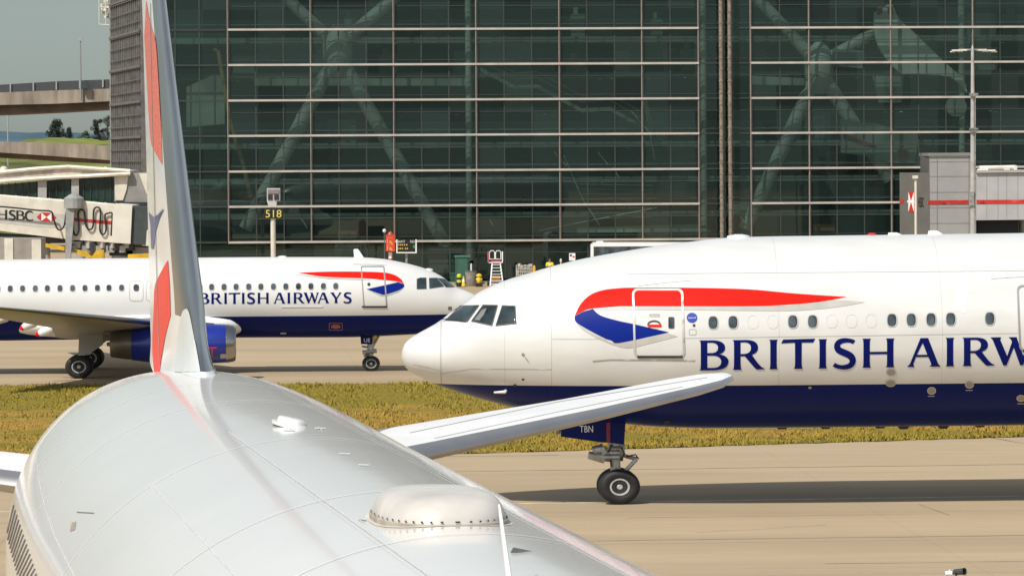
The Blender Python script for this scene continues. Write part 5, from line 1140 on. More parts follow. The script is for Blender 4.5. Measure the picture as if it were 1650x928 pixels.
for x in (1590, 1608, 1622, 1640, 1660, 1690): decal('panel_seam', [strip([(x, 278), (x, 353)], 0.5)], tb, mat('seam_grey', (0.22, 0.22, 0.22), 0.6), br, 0.015, 8)
mb = MB(); solid(mb, [(1573, 274.5), (1760, 272.5), (1760, 276.5), (1573, 278.7)], YR+1.0, 4.3); mb.build('roof_edge', gp1, br)
mb = MB(); mb.tube([P(1578, 271, YR+2), P(1636, 270, YR+2)], 0.16, 8); mb.tube([P(1574, 275, YR+1.6), P(1592, 274.5, YR+1.6)], 0.12, 8); mb.box(P(1622, 273, YR+2), (0.4, 0.4, 0.3)); mb.box(P(1636, 271.5, YR+2), (0.2, 0.4, 0.4)); mb.build('roof_pipe', mat('roof_bright', (0.72, 0.66, 0.57), 0.5), br, smooth=40)
mb = MB(); solid(mb, [(1575, 355.5), (1641, 354.5), (1641, 400), (1575, 400)], YR+2.2, 3); mb.build('undercroft_shade', mat('undercroft_shade_paint', (0.010, 0.012, 0.02), 0.7), br)  # near-black block paints the shade beneath the bridge
mb = MB()
for x in (1650, 1720): c = P(x, 354, YR+3); mb.tube([c, Vector((c.x, c.y, 0))], 0.35, 12)
mb.build('support_leg', grey, br, smooth=40)

# ================================================================== LAMP MAST, SIGNS, APRON THINGS
YM = 262.0
lm = thing('lamp_mast', Vector((P(1568, 380, YM).x, YM, 0)), 'tall grey floodlight mast with flat lamps at its top, beside the boarding tower', 'lamp mast')
b = lm.location.copy(); t_ = P(1567, 79, YM); mb = MB(); mb.tube([b, b.lerp(t_, 0.45), t_], [0.22, 0.18, 0.10], 14); mb.build('mast', mat('mast_grey', (0.40, 0.385, 0.365), 0.5, nz=(2, 0.1)), lm, smooth=50)
mb = MB(); mb.box(P(1567, 80.5, YM), (1.8, 0.15, 0.1)); mb.lathe(P(1567, 77, YM), (0, 0, 1), [(-0.1, 0.1), (0.15, 0.03)], 8); mb.build('cross_arm', steel, lm)
for x in (1540, 1552, 1582, 1596):
    mb = MB(); c = P(x, 80.5+abs(x-1567)*0.05, YM); s_ = 1 if x > 1567 else -1
    mb.box(c, (0.52, 0.7, 0.10), 0.1*s_); mb.box(c+Vector((s_*0.2, 0, -0.08)), (0.34, 0.5, 0.07), 0.1*s_); mb.build('floodlight', mat('lamp_cream', (0.68, 0.63, 0.55), 0.4), lm)
mb = MB()
for y in (152, 154, 212, 208): mb.box(P(1569, y, YM-0.1), (0.5, 0.3, 0.12), 0.4)
mb.box(P(1565, 320, YM-0.1), (0.3, 0.4, 0.9)); mb.tube([P(1571.5, 150, YM-0.12), P(1571.8, 400, YM-0.2)], 0.03, 6); mb.build('bracket', steel, lm)

YS = 255.0
s5 = thing('stand_sign', Vector((P(440, 412, YS).x, YS, 0)), 'black stand number sign reading 518 on a pale pole, box lamp above', 'sign')
mb = MB(); a = P(440, 352, YS+0.15); mb.tube([Vector((a.x, a.y, 0)), a, P(440, 330, YS+0.15)], 0.16, 12); mb.build('post', cream, s5, smooth=50)
pl = MB(); solid(pl, [(425, 335.5), (456, 335.5), (456, 352), (425, 352)], YS-0.1, 0.12); po = pl.build('number_plate', mat('plate_black', (0.010, 0.010, 0.009), 0.5), s5)
decal('digits', text_loops('518', 428, 338.4, 453.5, 350.6), [pl.bvh()], mat('digit_yellow', (0.72, 0.58, 0.12), 0.5), po, 0.015, 5)
mb = MB(); solid(mb, [(430, 303.5), (451, 303.5), (451, 324), (445.5, 324.5), (445.5, 334), (433, 334), (430, 324)], YS-0.1, 0.5); mb.build('guidance_box', mat('box_pale', (0.52, 0.50, 0.47), 0.5), s5)
mb = MB(); solid(mb, [(431.5, 305.5), (449.6, 305.5), (449.6, 312), (431.5, 312)], YS-0.16, 0.05); mb.build('lens_panel', mat('lens_violet', (0.24, 0.21, 0.22), 0.3), s5)
mb = MB(); solid(mb, [(431.8, 313.5), (439, 313.5), (439, 322), (431.8, 322)], YS-0.16, 0.05); solid(mb, [(441.8, 313.5), (449.2, 313.5), (449.2, 322), (441.8, 322)], YS-0.16, 0.05); mb.build('lens', dark, s5)

YV = 270.0
rs_ = thing('hazard_post', Vector((P(629, 410, YV).x, YV, 0)), 'red notice box with yellow symbols on a red and white striped post', 'sign')
mb = MB(); 
for k in range(9):
    z0, z1 = k*0.42, (k+1)*0.42; p = rs_.location; mb.tube([p+Vector((0, 0, z0)), p+Vector((0, 0, z1))], 0.125, 12, k % 2)
mb.build('striped_post', [paintw, red], rs_)
nb = MB(); zt = P(629, 378, YV); solid(nb, [(621.5, 378.6), (636.3, 378.6), (636.3, 405), (621.5, 405)], YV-0.35, 0.5); nbo = nb.build('notice_box', mat('notice_red', (0.62, 0.06, 0.02), 0.5), rs_)
mb = MB(); mb.lathe(P(629, 378.5, YV-0.1), (0, 0, 1), [(0, 0.2), (0.12, 0.17), (0.22, 0.06), (0.24, 0.01)], 14); mb.build('beacon', mat('beacon_red', (0.35, 0.06, 0.05), 0.3), rs_, smooth=40)
ty = mat('digit_yellow', (0.72, 0.58, 0.12), 0.5)
for y0 in (385.8, 396.5): decal('symbol', text_loops('1a', 624, y0, 631, y0+6), [nb.bvh()], ty, nbo, 0.015, 3); decal('symbol', [strip([(629.5, y0+5), (632.6, y0+7.4)], 1.2)], [nb.bvh()], ty, nbo, 0.016, 3)
for y0 in (383.2, 394): decal('symbol_bar', [[(624, y0), (633, y0), (633, y0+1.4), (624, y0+1.4)]], [nb.bvh()], mat('bar_pale_red', (0.7, 0.15, 0.1), 0.5), nbo, 0.013, 5)
cl = thing('ball_camera', P(619.3, 372, YV+2), 'small white ball camera on a thin stalk left of the red notice box', 'camera'); mb = MB(); mb.lathe(cl.location, (0, 0, 1), [(-0.13, 0.02), (-0.1, 0.09), (0, 0.13), (0.1, 0.09), (0.13, 0.02)], 14); mb.build('camera_ball', paintw, cl, smooth=60)
mb = MB(); mb.tube([cl.location+Vector((0, 0.02, -0.12)), Vector((cl.location.x, cl.location.y+0.02, 0))], 0.03, 6); mb.build('stalk', greyd, cl)
vd = thing('guidance_display', Vector((P(655, 410, YV).x, YV, 0)), 'black electronic guidance board in a white frame, right of the red notice box', 'sign')
fb = MB(); solid(fb, [(639, 386.5), (671, 386.5), (671, 407.5), (639, 407.5)], YV-0.3, 0.3); bo = fb.build('screen', mat('screen_black', (0.012, 0.012, 0.010), 0.4), vd)
mb = MB()
for px in ([(638.6, 386), (640.4, 386), (640.4, 408), (638.6, 408)], [(669.4, 386), (671.4, 386), (671.4, 408), (669.4, 408)], [(640.5, 406.3), (669.3, 406.3), (669.3, 408), (640.5, 408)]): solid(mb, px, YV-0.36, 0.2)
mb.build('frame', paintw, vd)
tv = [fb.bvh()]
decal('display_text', text_loops('BAW17', 641, 387.4, 652.5, 391.2), tv, paintw, bo, 0.02, 3); decal('display_text', text_loops('763', 660.5, 387.4, 668, 391.2), tv, paintw, bo, 0.02, 3)
am = mat('amber', (0.60, 0.42, 0.10), 0.5)
for y0, xs_ in ((393.5, (641.5, 644.5, 647.5, 651, 654.5)), (399.5, (641.5, 644.5, 647.5, 652.5, 655.5))):
    for x in xs_: decal('display_mark', [[(x, y0), (x+1.9, y0), (x+1.9, y0+2.2), (x, y0+2.2)]], tv, am, bo, 0.02, 3)
decal('display_mark', [strip([(668.5, 395), (665.8, 397.4), (668.5, 399.6)], 1.1)], tv, mat('display_green', (0.15, 0.6, 0.2), 0.5), bo, 0.02, 3)
mb = MB(); p = vd.location; mb.tube([p, p+Vector((0, 0, P(655, 407, YV).z))], 0.09, 10); mb.build('post', steel, vd, smooth=50)

def gpt(x, y): return G(x, y)
# green cabinet, concrete tub, posts and cones
gY = gpt(745, 459).y
gc = thing('green_cabinet', gpt(744, 459), 'tall green metal cabinet behind the concrete tub, near the smaller airliner nose', 'cabinet')
sA = F/gY
mb = MB(); c = gc.location; zc_ = P(744, 414.5, gY).z; mb.box(c+Vector((0, 0.5, zc_/2)), (0.86, 0.9, zc_)); mb.box(c+Vector((-0.41, 0.04, zc_/2)), (0.10, 0.06, zc_*0.98)); mb.build('cabinet_body', green, gc)
mb = MB(); mb.box(c+Vector((0.05, 0.5, zc_+0.06)), (1.15, 1.05, 0.115)); mb.build('lid', mat('lid_green', (0.06, 0.17, 0.12), 0.5), gc)
g2 = thing('low_green_box', gpt(731, 457), 'low dark green box with a lid, left of the tall green cabinet', 'box')
mb = MB(); c = g2.location; mb.box(c+Vector((0, 0.4, 0.35)), (0.5, 0.7, 0.70)); mb.build('box_body', mat('dark_green', (0.02, 0.07, 0.045), 0.5), g2); mb = MB(); mb.box(c+Vector((0, 0.4, 0.74)), (0.6, 0.8, 0.07)); mb.build('lid', green, g2)
tub = thing('concrete_tub', gpt(759, 461), 'tapered concrete tub with a dark rim, between the yellow posts', 'tub')
c = tub.location; zz2 = P(759, 438, c.y).z; mb = MB(); mb.lathe(c, (0, 0, 1), [(0, 0.30), (0.05, 0.33), (zz2*0.5, 0.38), (zz2, 0.42), (zz2, 0.36), (zz2-0.1, 0.35)], 24); mb.build('tub_body', mat('tub_concrete', (0.28, 0.25, 0.21), 0.8, nz=(3, 0.2)), tub, smooth=40)
mb = MB(); mb.lathe(c, (0, 0, 1), [(zz2+0.003, 0.43), (zz2+0.08, 0.44), (zz2+0.08, 0.02)], 24); mb.build('rim', mat('rim_grey', (0.10, 0.13, 0.12), 0.5), tub, smooth=40)
wp = thing('hose_reel_post', tub.location+Vector((0.02, 0.0, zz2+0.085)), 'white stub post with a round valve head standing on the concrete tub', 'post')
c = wp.location; mb = MB(); mb.tube([c, c+Vector((0, 0, 0.55))], 0.055, 8); mb.build('stub', paintw, wp, smooth=50); mb = MB(); mb.lathe(c+Vector((0.02, 0, 0.62)), (0, 1, 0), [(-0.05, 0.15), (0.05, 0.15), (0.05, 0.07), (-0.05, 0.07), (-0.05, 0.15)], 16, Q); mb.build('valve_head', cream, wp, smooth=40)
hp = thing('stop_post', gpt(740, 462), 'yellow post with a black middle band, left of the traffic cone', 'post', 'yellow posts')
c = hp.location; mb = MB(); mb.tube([c+Vector((0, 0, 0)), c+Vector((0, 0, 0.30))], 0.20, 12, 1); mb.tube([c+Vector((0, 0, 0.303)), c+Vector((0, 0, 0.50))], 0.17, 12, 0); mb.tube([c+Vector((0, 0, 0.503)), c+Vector((0, 0, 0.66))], 0.16, 12, 1); mb.tube([c+Vector((0, 0, 0.663)), c+Vector((0, 0, 0.84))], 0.17, 12, 0); mb.lathe(c+Vector((0, 0, 0.843)), (0, 0, 1), [(0, 0.16), (0.06, 0.12), (0.08, 0.02)], 12)
mb.build('post_body', [mat('acid_yellow', (0.62, 0.62, 0.02), 0.5), black], hp, smooth=40)
tc_ = thing('traffic_cone', gpt(747, 462), 'yellow traffic cone with pale sleeve, leaning on the concrete tub side', 'cone')
c = tc_.location; mb = MB(); mb.lathe(c, (0, 0, 1), [(0.045, 0.17), (0.35, 0.10), (0.75, 0.04), (0.76, 0.01)], 16); mb.build('cone_body', yellow, tc_, smooth=40); mb = MB(); mb.lathe(c, (0, 0, 1), [(0.35, 0.108), (0.55, 0.073)], 16); mb.build('sleeve', paintw, tc_, smooth=40); mb = MB(); mb.box(c+Vector((0, 0, 0.02)), (0.42, 0.42, 0.04)); mb.build('base', black, tc_)
hd = thing('yellow_hydrant', gpt(772, 462), 'yellow hydrant with a domed cap and black foot, right of the concrete tub', 'hydrant')
c = hd.location; mb = MB(); mb.lathe(c, (0, 0, 1), [(0.24, 0.12), (0.3, 0.17), (0.62, 0.17), (0.68, 0.12), (0.75, 0.21), (0.88, 0.19), (0.95, 0.02)], 16); mb.tube([c+Vector((-0.22, 0, 0.52)), c+Vector((0.22, 0, 0.52))], 0.09, 10); mb.build('hydrant_body', yellow, hd, smooth=40); mb = MB(); mb.box(c+Vector((0, 0, 0.12)), (0.5, 0.5, 0.235)); mb.build('foot', black, hd)
# wheeled steps
sp_ = gpt(798, 461); ws = thing('wheeled_steps', sp_, 'white wheeled maintenance steps with a railed platform and red side plate', 'steps')
c = sp_; k_ = 1/ (F/c.y)
def L(x, y, d=0.0): 
    v = P(x, y, c.y); return Vector((v.x, c.y+d, v.z))
mb = MB()
for x0, x1 in ((793, 790), (806, 811)): mb.tube([L(x0, 424, 0.9), L(x1, 461, -0.3)], 0.05, 8)
for k in range(7): y = 427+k*5; mb.box(L(800, y, 0.8-k*0.17), (0.62+0.04*k, 0.22, 0.04))
mb.build('ladder', paintw, ws)
mb = MB()
for x0, x1 in ((788.5, 797), (798.5, 807)):
    pts = [L(x0, 418, 0.8), L(x0, 407, 0.8), L(x0+2, 404.6, 0.8), L(x1-2, 404.6, 0.8), L(x1, 407, 0.8), L(x1, 418, 0.8), L(x0, 418, 0.8)]; mb.tube(pts, 0.035, 6)
mb.box(L(798.5, 423.5, 1.2), (1.05, 0.9, 0.06)); mb.box(L(809.5, 414, 1.2), (0.08, 0.8, 0.72)); mb.build('platform_rail', paintw, ws)
mb = MB(); mb.box(L(786.6, 415, 1.2), (0.12, 0.9, 0.8)); mb.box(L(799, 421, 0.76), (0.7, 0.03, 0.1)); mb.build('side_plate', mat('plate_red', (0.40, 0.08, 0.10), 0.5), ws)
mb = MB(); mb.box(L(799, 449, 0.7), (0.62, 1.0, 0.35)); mb.build('tool_chest', mat('chest_orange', (0.6, 0.27, 0.02), 0.5), ws)
mb = MB()
for x in (786.5, 812): mb.lathe(Vector((L(x, 455).x, c.y+0.5, 0.2)), (1, 0, 0), [(-0.07, 0.05), (-0.07, 0.235), (0.07, 0.235), (0.07, 0.05)], 16, Q)
mb.tube([Vector((L(786.5, 455).x, c.y+0.5, 0.2)), Vector((L(812, 455).x, c.y+0.5, 0.2))], 0.05, 8); mb.build('wheels', black, ws, smooth=40)
# mesh cage of odds and ends
cg_ = gpt(846, 456); cg = thing('wire_cage', cg_, 'pale wire cage trolley heaped with chocks and straps, behind the large airliner', 'trolley')
mb = MB(); c = cg_
for x in np.linspace(832, 857, 9): mb.tube([Vector((P(x, 430, c.y).x, c.y, 0.1)), P(x, 427, c.y)], 0.03, 5)
for y in (428, 433, 438, 443, 448): mb.tube([P(832, y, c.y), P(857, y, c.y)], 0.025, 5)
mb.box(Vector((P(844.5, 440, c.y).x, c.y+0.5, 0.2)), (1.1, 0.9, 0.12)); mb.build('cage', mat('cage_pale', (0.55, 0.52, 0.46), 0.5), cg)
mb = MB()
for k in range(46): mb.box(P(833+rr_.uniform(0, 24), 427+rr_.uniform(-1, 18), c.y+rr_.uniform(0.1, 0.8)), (rr_.uniform(0.1, 0.3), 0.2, rr_.uniform(0.08, 0.2)), rr_.uniform(0, 3), k % 4)
mb.build('load', [mat('load_tan', (0.42, 0.36, 0.27), 0.7), mat('load_pale', (0.6, 0.56, 0.48), 0.6), dark, mat('load_brown', (0.2, 0.12, 0.07), 0.7)], cg)
yb_ = thing('yellow_drum', gpt(861, 456), 'slim amber drum just right of the wire cage trolley', 'drum'); c = yb_.location; mb = MB(); mb.lathe(c, (0, 0, 1), [(0, 0.14), (0.5, 0.15), (0.52, 0.12), (1.1, 0.12), (1.3, 0.05)], 14); mb.build('drum_body', mat('amber_yellow', (0.66, 0.36, 0.02), 0.5), yb_, smooth=40)

# person in high-visibility clothes
pv = gpt(886, 456); per = thing('person', pv, 'person in a yellow high-visibility jacket with arms folded, behind the large airliner', 'person')
zs = P(886, 415.5, pv.y).z/1.78
def skin(name, verts, edges, radii, m, parent, loc):
    me = bpy.data.meshes.new(name); me.from_pydata(verts, edges, []); o = bpy.data.objects.new(name, me); C.objects.link(o)
    md = o.modifiers.new('skin', 'SKIN'); 
    if not me.skin_vertices: me.skin_vertices.new() if hasattr(me.skin_vertices, 'new') else None
    for i, r_ in enumerate(radii): me.skin_vertices[0].data[i].radius = (r_, r_)
    me.skin_vertices[0].data[0].use_root = True
    o.modifiers.new('sub', 'SUBSURF').levels = 2
    dg = bpy.context.evaluated_depsgraph_get(); m2 = bpy.data.meshes.new_from_object(o.evaluated_get(dg)); bpy.data.objects.remove(o)
    m2.materials.append(m); m2.name = name
    for p in m2.polygons: p.use_smooth = True
    o2 = bpy.data.objects.new(name, m2); C.objects.link(o2); o2.parent = parent; o2.scale = (1, 1, 1); o2.location = loc; return o2
J = [(0, 0, 0.95), (0, 0, 1.15), (0, 0, 1.38), (0, -0.01, 1.50), (0, -0.02, 1.60), (0, -0.02, 1.70), (-0.2, 0, 1.40), (-0.26, -0.05, 1.15), (0.02, -0.20, 1.17), (0.2, 0, 1.40), (0.26, -0.05, 1.17), (-0.02, -0.21, 1.20), (-0.10, 0, 0.88), (-0.11, -0.02, 0.5), (-0.12, 0, 0.08), (-0.12, -0.14, 0.04), (0.10, 0, 0.88), (0.11, -0.02, 0.5), (0.12, 0, 0.08), (0.12, -0.14, 0.04)]
E = [(0, 1), (1, 2), (2, 3), (3, 4), (4, 5), (2, 6), (6, 7), (7, 8), (2, 9), (9, 10), (10, 11), (0, 12), (12, 13), (13, 14), (14, 15), (0, 16), (16, 17), (17, 18), (18, 19)]
Rd = [0.14, 0.14, 0.15, 0.055, 0.095, 0.08, 0.075, 0.05, 0.035, 0.075, 0.05, 0.035, 0.09, 0.06, 0.045, 0.035, 0.09, 0.06, 0.045, 0.035]
skin('body', [(x, y, z*zs) for x, y, z in J], E, Rd, mat('skin_tone', (0.32, 0.18, 0.12), 0.6), per, (0, 0, 0))
JE = [(0, 1), (1, 2), (2, 3), (3, 4), (2, 5), (5, 6)]
jv = [J[0], J[1], J[2], J[6], J[7], J[9], J[10]]
skin('hi_vis_jacket', [(x, y, z*zs) for x, y, z in jv], [(0, 1), (1, 2), (2, 3), (3, 4), (2, 5), (5, 6)], [0.165, 0.165, 0.17, 0.09, 0.075, 0.09, 0.075], mat('hivis_yellow', (0.72, 0.62, 0.02), 0.6), per, (0, 0, 0))
skin('trousers', [(x, y, z*zs) for x, y, z in [J[0], J[12], J[13], (-0.12, 0, 0.14), J[16], J[17], (0.12, 0, 0.14)]], [(0, 1), (1, 2), (2, 3), (0, 4), (4, 5), (5, 6)], [0.15, 0.105, 0.078, 0.065, 0.105, 0.078, 0.065], mat('navy_cloth', (0.02, 0.025, 0.04), 0.8), per, (0, 0, 0))
mb = MB(); mb.lathe(pv+Vector((0, 0.0, 1.66*zs)), (0, 0, 1), [(-0.02, 0.108), (0.04, 0.108), (0.085, 0.07), (0.10, 0.01)], 14); mb.build('hair', mat('hair_brown', (0.05, 0.03, 0.02), 0.7), per, smooth=50)
mb = MB(); 
for z in (1.05, 1.22): mb.lathe(pv+Vector((0, 0, z*zs)), (0, 0, 1), [(0, 0.172), (0.05, 0.176)], 18)
mb.build('reflective_band', paintw, per, smooth=50)
wp2 = thing('marker_post', gpt(904, 456), 'small white capped marker post right of the person in yellow', 'post'); c = wp2.location; mb = MB(); mb.tube([c, c+Vector((0, 0, 1.55))], 0.05, 8); mb.lathe(c+Vector((0, 0, 1.55)), (0, 0, 1), [(0, 0.09), (0.2, 0.08), (0.24, 0.02)], 10); mb.build('post_body', cream, wp2, smooth=50)
# bus behind the wide-body
bY = 278.0; bus = thing('bus', Vector((P(1010, 400, bY).x, bY, 0)), 'white framed bus with dark windows mostly hidden behind the large airliner', 'bus')
mb = MB(); solid(mb, [(952, 395), (957, 391), (1120, 391), (1120, 452), (952, 452)], bY, 2.6); mb.build('body', white, bus)
mb = MB(); solid(mb, [(956.5, 397.5), (1112, 396.5), (1112, 428), (956.5, 428)], bY-0.03, 0.02); mb.build('window', glassd, bus)
mb = MB(); solid(mb, [(960, 390.9), (972, 390.9), (972, 388.8), (962, 388.8)], bY+0.6, 1.2); mb.build('roof_unit', white, bus)
mb = MB()
for x in (975, 1090): mb.lathe(Vector((P(x, 450, bY).x, bY+0.15, 0.48*Q)), (0, 1, 0), [(-0.2, 0.1), (-0.2, 0.48), (0.15, 0.48), (0.15, 0.1)], 22, Q)
mb.build('wheels', black, bus, smooth=40)
ws2 = thing('wall_notice', P(922, 415, 294), 'small white and red notice on the glass left of the bus', 'sign'); mb = MB(); solid(mb, [(917, 408), (927, 408), (927, 420), (917, 420)], 293.5, 0.08); mb.build('notice_panel', paintw, ws2); tn = [mb.bvh()]
decal('notice_mark', [[(918.2, 410), (921.5, 410), (921.5, 413), (918.2, 413)]], tn, dark, ws2, 0.01, 4); decal('notice_mark', [[(922.5, 412.5), (926, 412.5), (926, 415), (922.5, 415)]], tn, red, ws2, 0.01, 4)
mb = MB(); a = P(922, 420, 293.6); mb.tube([a, Vector((a.x, a.y, 0))], 0.04, 6); mb.build('post', greyd, ws2)
# low kerb before the terminal
kb = MB(); fbox(kb, 2, E1, -3.2, -2.9, 0.0, 0.14); struct(kb.build('kerb', mat('kerb_stone', (0.34, 0.30, 0.24), 0.8)))
pvm = MB(); fbox(pvm, 2, E1, -2.897, -0.6, 0.0, 0.13); struct(pvm.build('pavement', mat('pavement_grey', (0.16, 0.14, 0.115), 0.85, nz=(1, 0.15))))
# signal lamp at the lower right corner
sl = thing('signal_lamp', G(1540, 934), 'small white signal lamp with a black visor at the lower right corner', 'lamp')
Ys = sl.location.y; mb = MB(); a, b2 = P(1523, 923.5, Ys), P(1534, 923.5, Ys); mb.tube([a, b2], 0.055, 12); mb.tube([P(1530, 917, Ys), sl.location+Vector((-0.1, 0, 0.0))], 0.02, 6); mb.build('lamp_body', paintw, sl, smooth=40)
mb = MB(); mb.lathe(P(1546, 920.5, Ys), (0.75, -0.55, 0.12), [(-0.14, 0.05), (-0.11, 0.075), (0.02, 0.08), (0.13, 0.095), (0.125, 0.08), (0.0, 0.06)], 20, Q); mb.build('visor', mat('visor_grey', (0.05, 0.055, 0.055), 0.35), sl, smooth=40)
mb = MB(); mb.tube([P(1534, 923.5, Ys), P(1545, 921, Ys)], 0.025, 8); mb.tube([sl.location+Vector((0, 0, 0)), P(1541, 922, Ys)], 0.025, 8); mb.build('bracket', dark, sl)

# ================================================================== FAR LEFT: ROAD DECKS, BANK, HILLS, TREES
def deck(name, Y, top, mid, low, und, label, fence):
    """elevated road: parapet face between top and low, shaded soffit down to und; pixel polylines"""
    d = thing(name, Vector((P(60, 200, Y).x, Y, 0)), label, 'road bridge')
    mb = MB(); solid(mb, mid+low[::-1], Y, 12); mb.build('parapet', concrete, d)
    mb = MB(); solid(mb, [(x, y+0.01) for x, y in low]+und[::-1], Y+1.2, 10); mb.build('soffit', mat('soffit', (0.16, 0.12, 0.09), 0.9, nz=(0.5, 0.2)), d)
    if fence:
        mb = MB(); solid(mb, top+[(x, y-0.05) for x, y in mid[::-1]], Y+0.3, 0.12); mb.build('fence_panel', mat('fence_panel', (0.055, 0.058, 0.065), 0.5), d)
        mb = MB()
        for x in (-60, -20, 17, 54, 91, 128.5, 166): yt = 137-x*0.055; mb.tube([P(x, yt-1, Y+0.15), P(x, yt+13, Y+0.15)], 0.09, 6)
        mb.build('fence_post', grey, d)
    mb = MB()
    for x in (-150, 330): c = P(x, 175, Y+5); mb.tube([Vector((c.x, c.y, 0)), c], 1.0, 14)
    mb.build('pier', concrete, d, smooth=40); return d
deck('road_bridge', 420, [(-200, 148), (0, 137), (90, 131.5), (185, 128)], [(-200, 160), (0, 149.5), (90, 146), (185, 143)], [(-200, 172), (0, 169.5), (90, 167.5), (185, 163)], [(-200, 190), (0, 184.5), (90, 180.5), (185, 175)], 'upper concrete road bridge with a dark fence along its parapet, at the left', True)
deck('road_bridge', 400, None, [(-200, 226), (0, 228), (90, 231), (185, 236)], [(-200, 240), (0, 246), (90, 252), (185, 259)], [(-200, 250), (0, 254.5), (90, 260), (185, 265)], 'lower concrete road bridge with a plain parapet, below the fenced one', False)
lp_ = thing('lamp_post', P(130, 160, 419), 'thin grey lamp post standing on the upper road bridge', 'lamp post'); mb = MB(); mb.tube([P(130.2, 163, 419.6), P(129.4, 62, 419.6)], [0.11, 0.07], 8); mb.build('post', mat('post_grey', (0.25, 0.26, 0.25), 0.5), lp_); mb = MB(); mb.box(P(129.4, 64, 419.6), (0.3, 0.3, 0.3)); mb.build('lamp_head', grey, lp_)
mb = MB(); mb.box(P(136.5, 137, 419.4), (0.7, 0.4, 0.8)); mb.build('control_box', mat('box_teal', (0.03, 0.05, 0.055), 0.5), lp_)
l2 = thing('lamp_post', P(12.5, 225, 560), 'short grey lamp post between the two road bridges at the far left', 'lamp post'); mb = MB(); a = P(12.5, 186, 560); mb.tube([Vector((a.x, a.y, 4)), P(12.5, 176, 560)], 0.09, 8); mb.build('post', grey, l2)
bank = MB(); xs_ = np.linspace(-300, 320, 60); bm_ = mat('bank_grass', (0.17, 0.19, 0.025), 0.9, nz=(0.06, 0.5), bump=0.6, bscale=0.6)
for i, x in enumerate(xs_):
    a = P(x, 226-3*math.sin(x*0.02)+1.5*math.sin(x*0.13)+(6 if x < 40 else 0), 640); b2 = P(x, 300, 470); bank.v += [Vector((b2.x, 470, 0)), Vector((a.x, 560, a.z*0.6+1)), a, a+Vector((0, 40, 0))]
for i in range(59):
    for k in range(3): q = i*4+k; bank.f.append((q, q+4, q+5, q+1)); bank.m.append(0)
struct(bank.build('grass_bank', bm_, smooth=True))
hl = MB(); xs_ = np.linspace(-900, 700, 90)
for i, x in enumerate(xs_):
    y = 209+4*math.sin(x*0.011+1)+1.5*math.sin(x*0.05)+(max(0, x-40))*0.03; a = P(x, y, 5200); hl.v += [Vector((a.x, 4800, 0)), a, a+Vector((0, 600, 0))]
for i in range(89):
    for k in range(2): q = i*3+k; hl.f.append((q, q+3, q+4, q+1)); hl.m.append(0)
struct(hl.build('hills', mat('hazy_hills', (0.085, 0.135, 0.17), 1.0, nz=(0.01, 0.15), spec=0.0), smooth=True))  # bluish base colour carries the distance haze
def tree(name, x, ybase, ytop, wpx, Y, label, seed, cone=False, mcol=None):
    r_ = random.Random(seed); b = P(x, ybase, Y); b.z -= 1.0; t_ = P(x, ytop, Y); hgt_ = t_.z-b.z; wd_ = wpx/S(Y)
    tr_ = thing(name, b, label, 'tree', 'trees on the grass bank')
    mb = MB(); mb.tube([b, b+Vector((0.1, 0, hgt_*0.45)), b+Vector((0, 0, hgt_*0.9))], [hgt_*0.035, hgt_*0.022, hgt_*0.006], 8)
    for k in range(7): a = r_.uniform(0, 6.28); z = hgt_*r_.uniform(0.3, 0.75); mb.tube([b+Vector((0, 0, z)), b+Vector((math.cos(a)*wd_*0.35, math.sin(a)*wd_*0.35, z+hgt_*0.12))], [hgt_*0.012, hgt_*0.004], 6)
    mb.build('trunk', mat('bark', (0.06, 0.045, 0.03), 0.9), tr_)
    mb = MB()
    cl_ = [(r_.uniform(-1, 1), r_.uniform(-1, 1), r_.uniform(0.12, 1)) for k in range(26)]
    for (cx_, cy_, cz_) in cl_:
        w_ = (1.08-cz_)**0.8 if cone else math.sqrt(max(0.05, 1-(2*cz_-1.0)**2*0.8)); c = b+Vector((cx_*wd_*0.40*w_, cy_*wd_*0.40*w_, cz_*hgt_*0.92)); rad = wd_*r_.uniform(0.12, 0.24)
        for k in range(150):
            v = Vector((r_.gauss(0, 1), r_.gauss(0, 1), r_.gauss(0, 1))).normalized()*rad*r_.uniform(0.5, 1.1); s_ = wd_*0.028*r_.uniform(0.6, 1.4); u = Vector((r_.gauss(0, 1), r_.gauss(0, 1), r_.gauss(0, 1))).normalized()*s_; n2 = v.cross(u).normalized()*s_ if v.cross(u).length > 1e-6 else Vector((s_, 0, 0))
            mb.add([c+v-u, c+v+n2, c+v+u, c+v-n2], [(0, 1, 2, 3)])
    mb.build('crown', mcol or mat('foliage_dark', (0.022, 0.045, 0.026), 0.8, nz=(0.5, 0.4)), tr_, fix=False)
tree('conifer_tree', 93, 224, 193, 26, 660, 'dark rounded tree, tallest of those left on the grass bank', 1)
tree('conifer_tree', 111, 224, 205, 17, 665, 'dark pointed tree just right of the tallest rounded one', 2, True)
tree('bush_tree', 78, 225, 210, 12, 668, 'small dark bush at the left foot of the rounded tree', 3)
tree('broadleaf_tree', 158, 226, 190, 22, 655, 'loose dark tree beside the terminal corner post', 4, False, mat('foliage_mid', (0.035, 0.055, 0.03), 0.8, nz=(0.5, 0.4)))
tree('broadleaf_tree', 173, 228, 184, 20, 650, 'greyish tree half hidden by the terminal side screen', 5, False, mat('foliage_grey', (0.10, 0.10, 0.085), 0.8, nz=(0.5, 0.3)))
tree('bush_tree', 137, 228, 212, 20, 690, 'pale green low bush between the dark trees on the bank', 6, False, mat('foliage_pale', (0.08, 0.115, 0.045), 0.8, nz=(0.5, 0.3)))

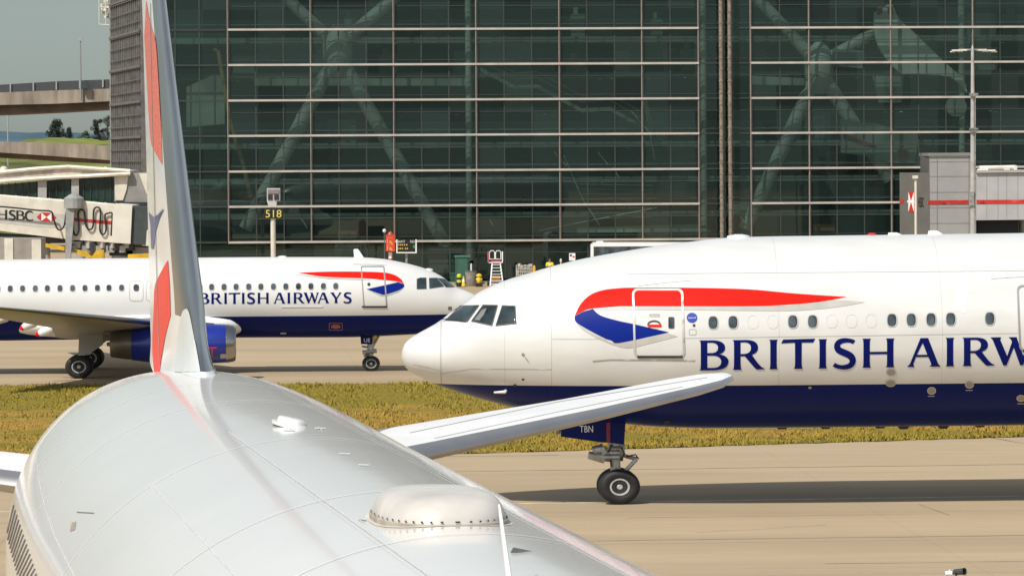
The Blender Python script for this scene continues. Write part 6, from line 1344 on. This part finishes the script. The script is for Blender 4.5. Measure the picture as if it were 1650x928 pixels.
# ================================================================== CAMERA, LIGHT
cam = bpy.data.cameras.new('camera'); co_ = bpy.data.objects.new('camera', cam); C.objects.link(co_)
cam.sensor_width = 36; cam.lens = 36*F/1650; cam.shift_y = -(464-HY)/1650; cam.clip_end = 30000; cam.clip_start = 0.5
co_.matrix_world = Matrix.Translation(EYE) @ Matrix.Rotation(R(90), 4, 'X') @ Matrix.Rotation(-ROLL, 4, 'Z')
scene.camera = co_
sv = Vector((-1.95, -2.7, 3.9)).normalized()
sun = bpy.data.lights.new('sun', 'SUN'); so = bpy.data.objects.new('sun', sun); C.objects.link(so)
sun.energy = 4.4; sun.angle = R(0.5); sun.color = (1.0, 0.95, 0.86); so.rotation_euler = sv.to_track_quat('Z', 'Y').to_euler()
w = bpy.data.worlds.new('World'); scene.world = w; w.use_nodes = True; nt = w.node_tree; bg = nt.nodes['Background']
sky = nt.nodes.new('ShaderNodeTexSky'); sky.sky_type = 'NISHITA'; sky.sun_disc = False; sky.sun_elevation = math.asin(sv.z); sky.sun_rotation = math.atan2(sv.x, sv.y)
sky.dust_density = 0.6; sky.air_density = 1.3; sky.ozone_density = 1.0; sky.altitude = 60
hs = nt.nodes.new('ShaderNodeHueSaturation'); hs.inputs['Saturation'].default_value = 0.42; nt.links.new(sky.outputs[0], hs.inputs['Color'])
tcw = nt.nodes.new('ShaderNodeTexCoord'); spw = nt.nodes.new('ShaderNodeSeparateXYZ'); nt.links.new(tcw.outputs['Generated'], spw.inputs[0])
hz = node_math(nt, 'MULTIPLY', node_math(nt, 'SUBTRACT', spw.outputs[2], 0.05), 7.0, True)  # ramp added to brighten the upper sky and whiten the near fuselage
tint = node_mix(nt, 1.0, hs.outputs[0], node_mix(nt, hz, (0.60, 0.72, 0.78), (1.36, 1.40, 1.42))); tint.node.blend_type = 'MULTIPLY'
nt.links.new(tint, bg.inputs[0]); bg.inputs[1].default_value = 0.082
scene.view_settings.view_transform = 'Standard'; scene.view_settings.look = 'None'; scene.view_settings.exposure = 0
scene.cycles.max_bounces = 8; scene.cycles.transparent_max_bounces = 12
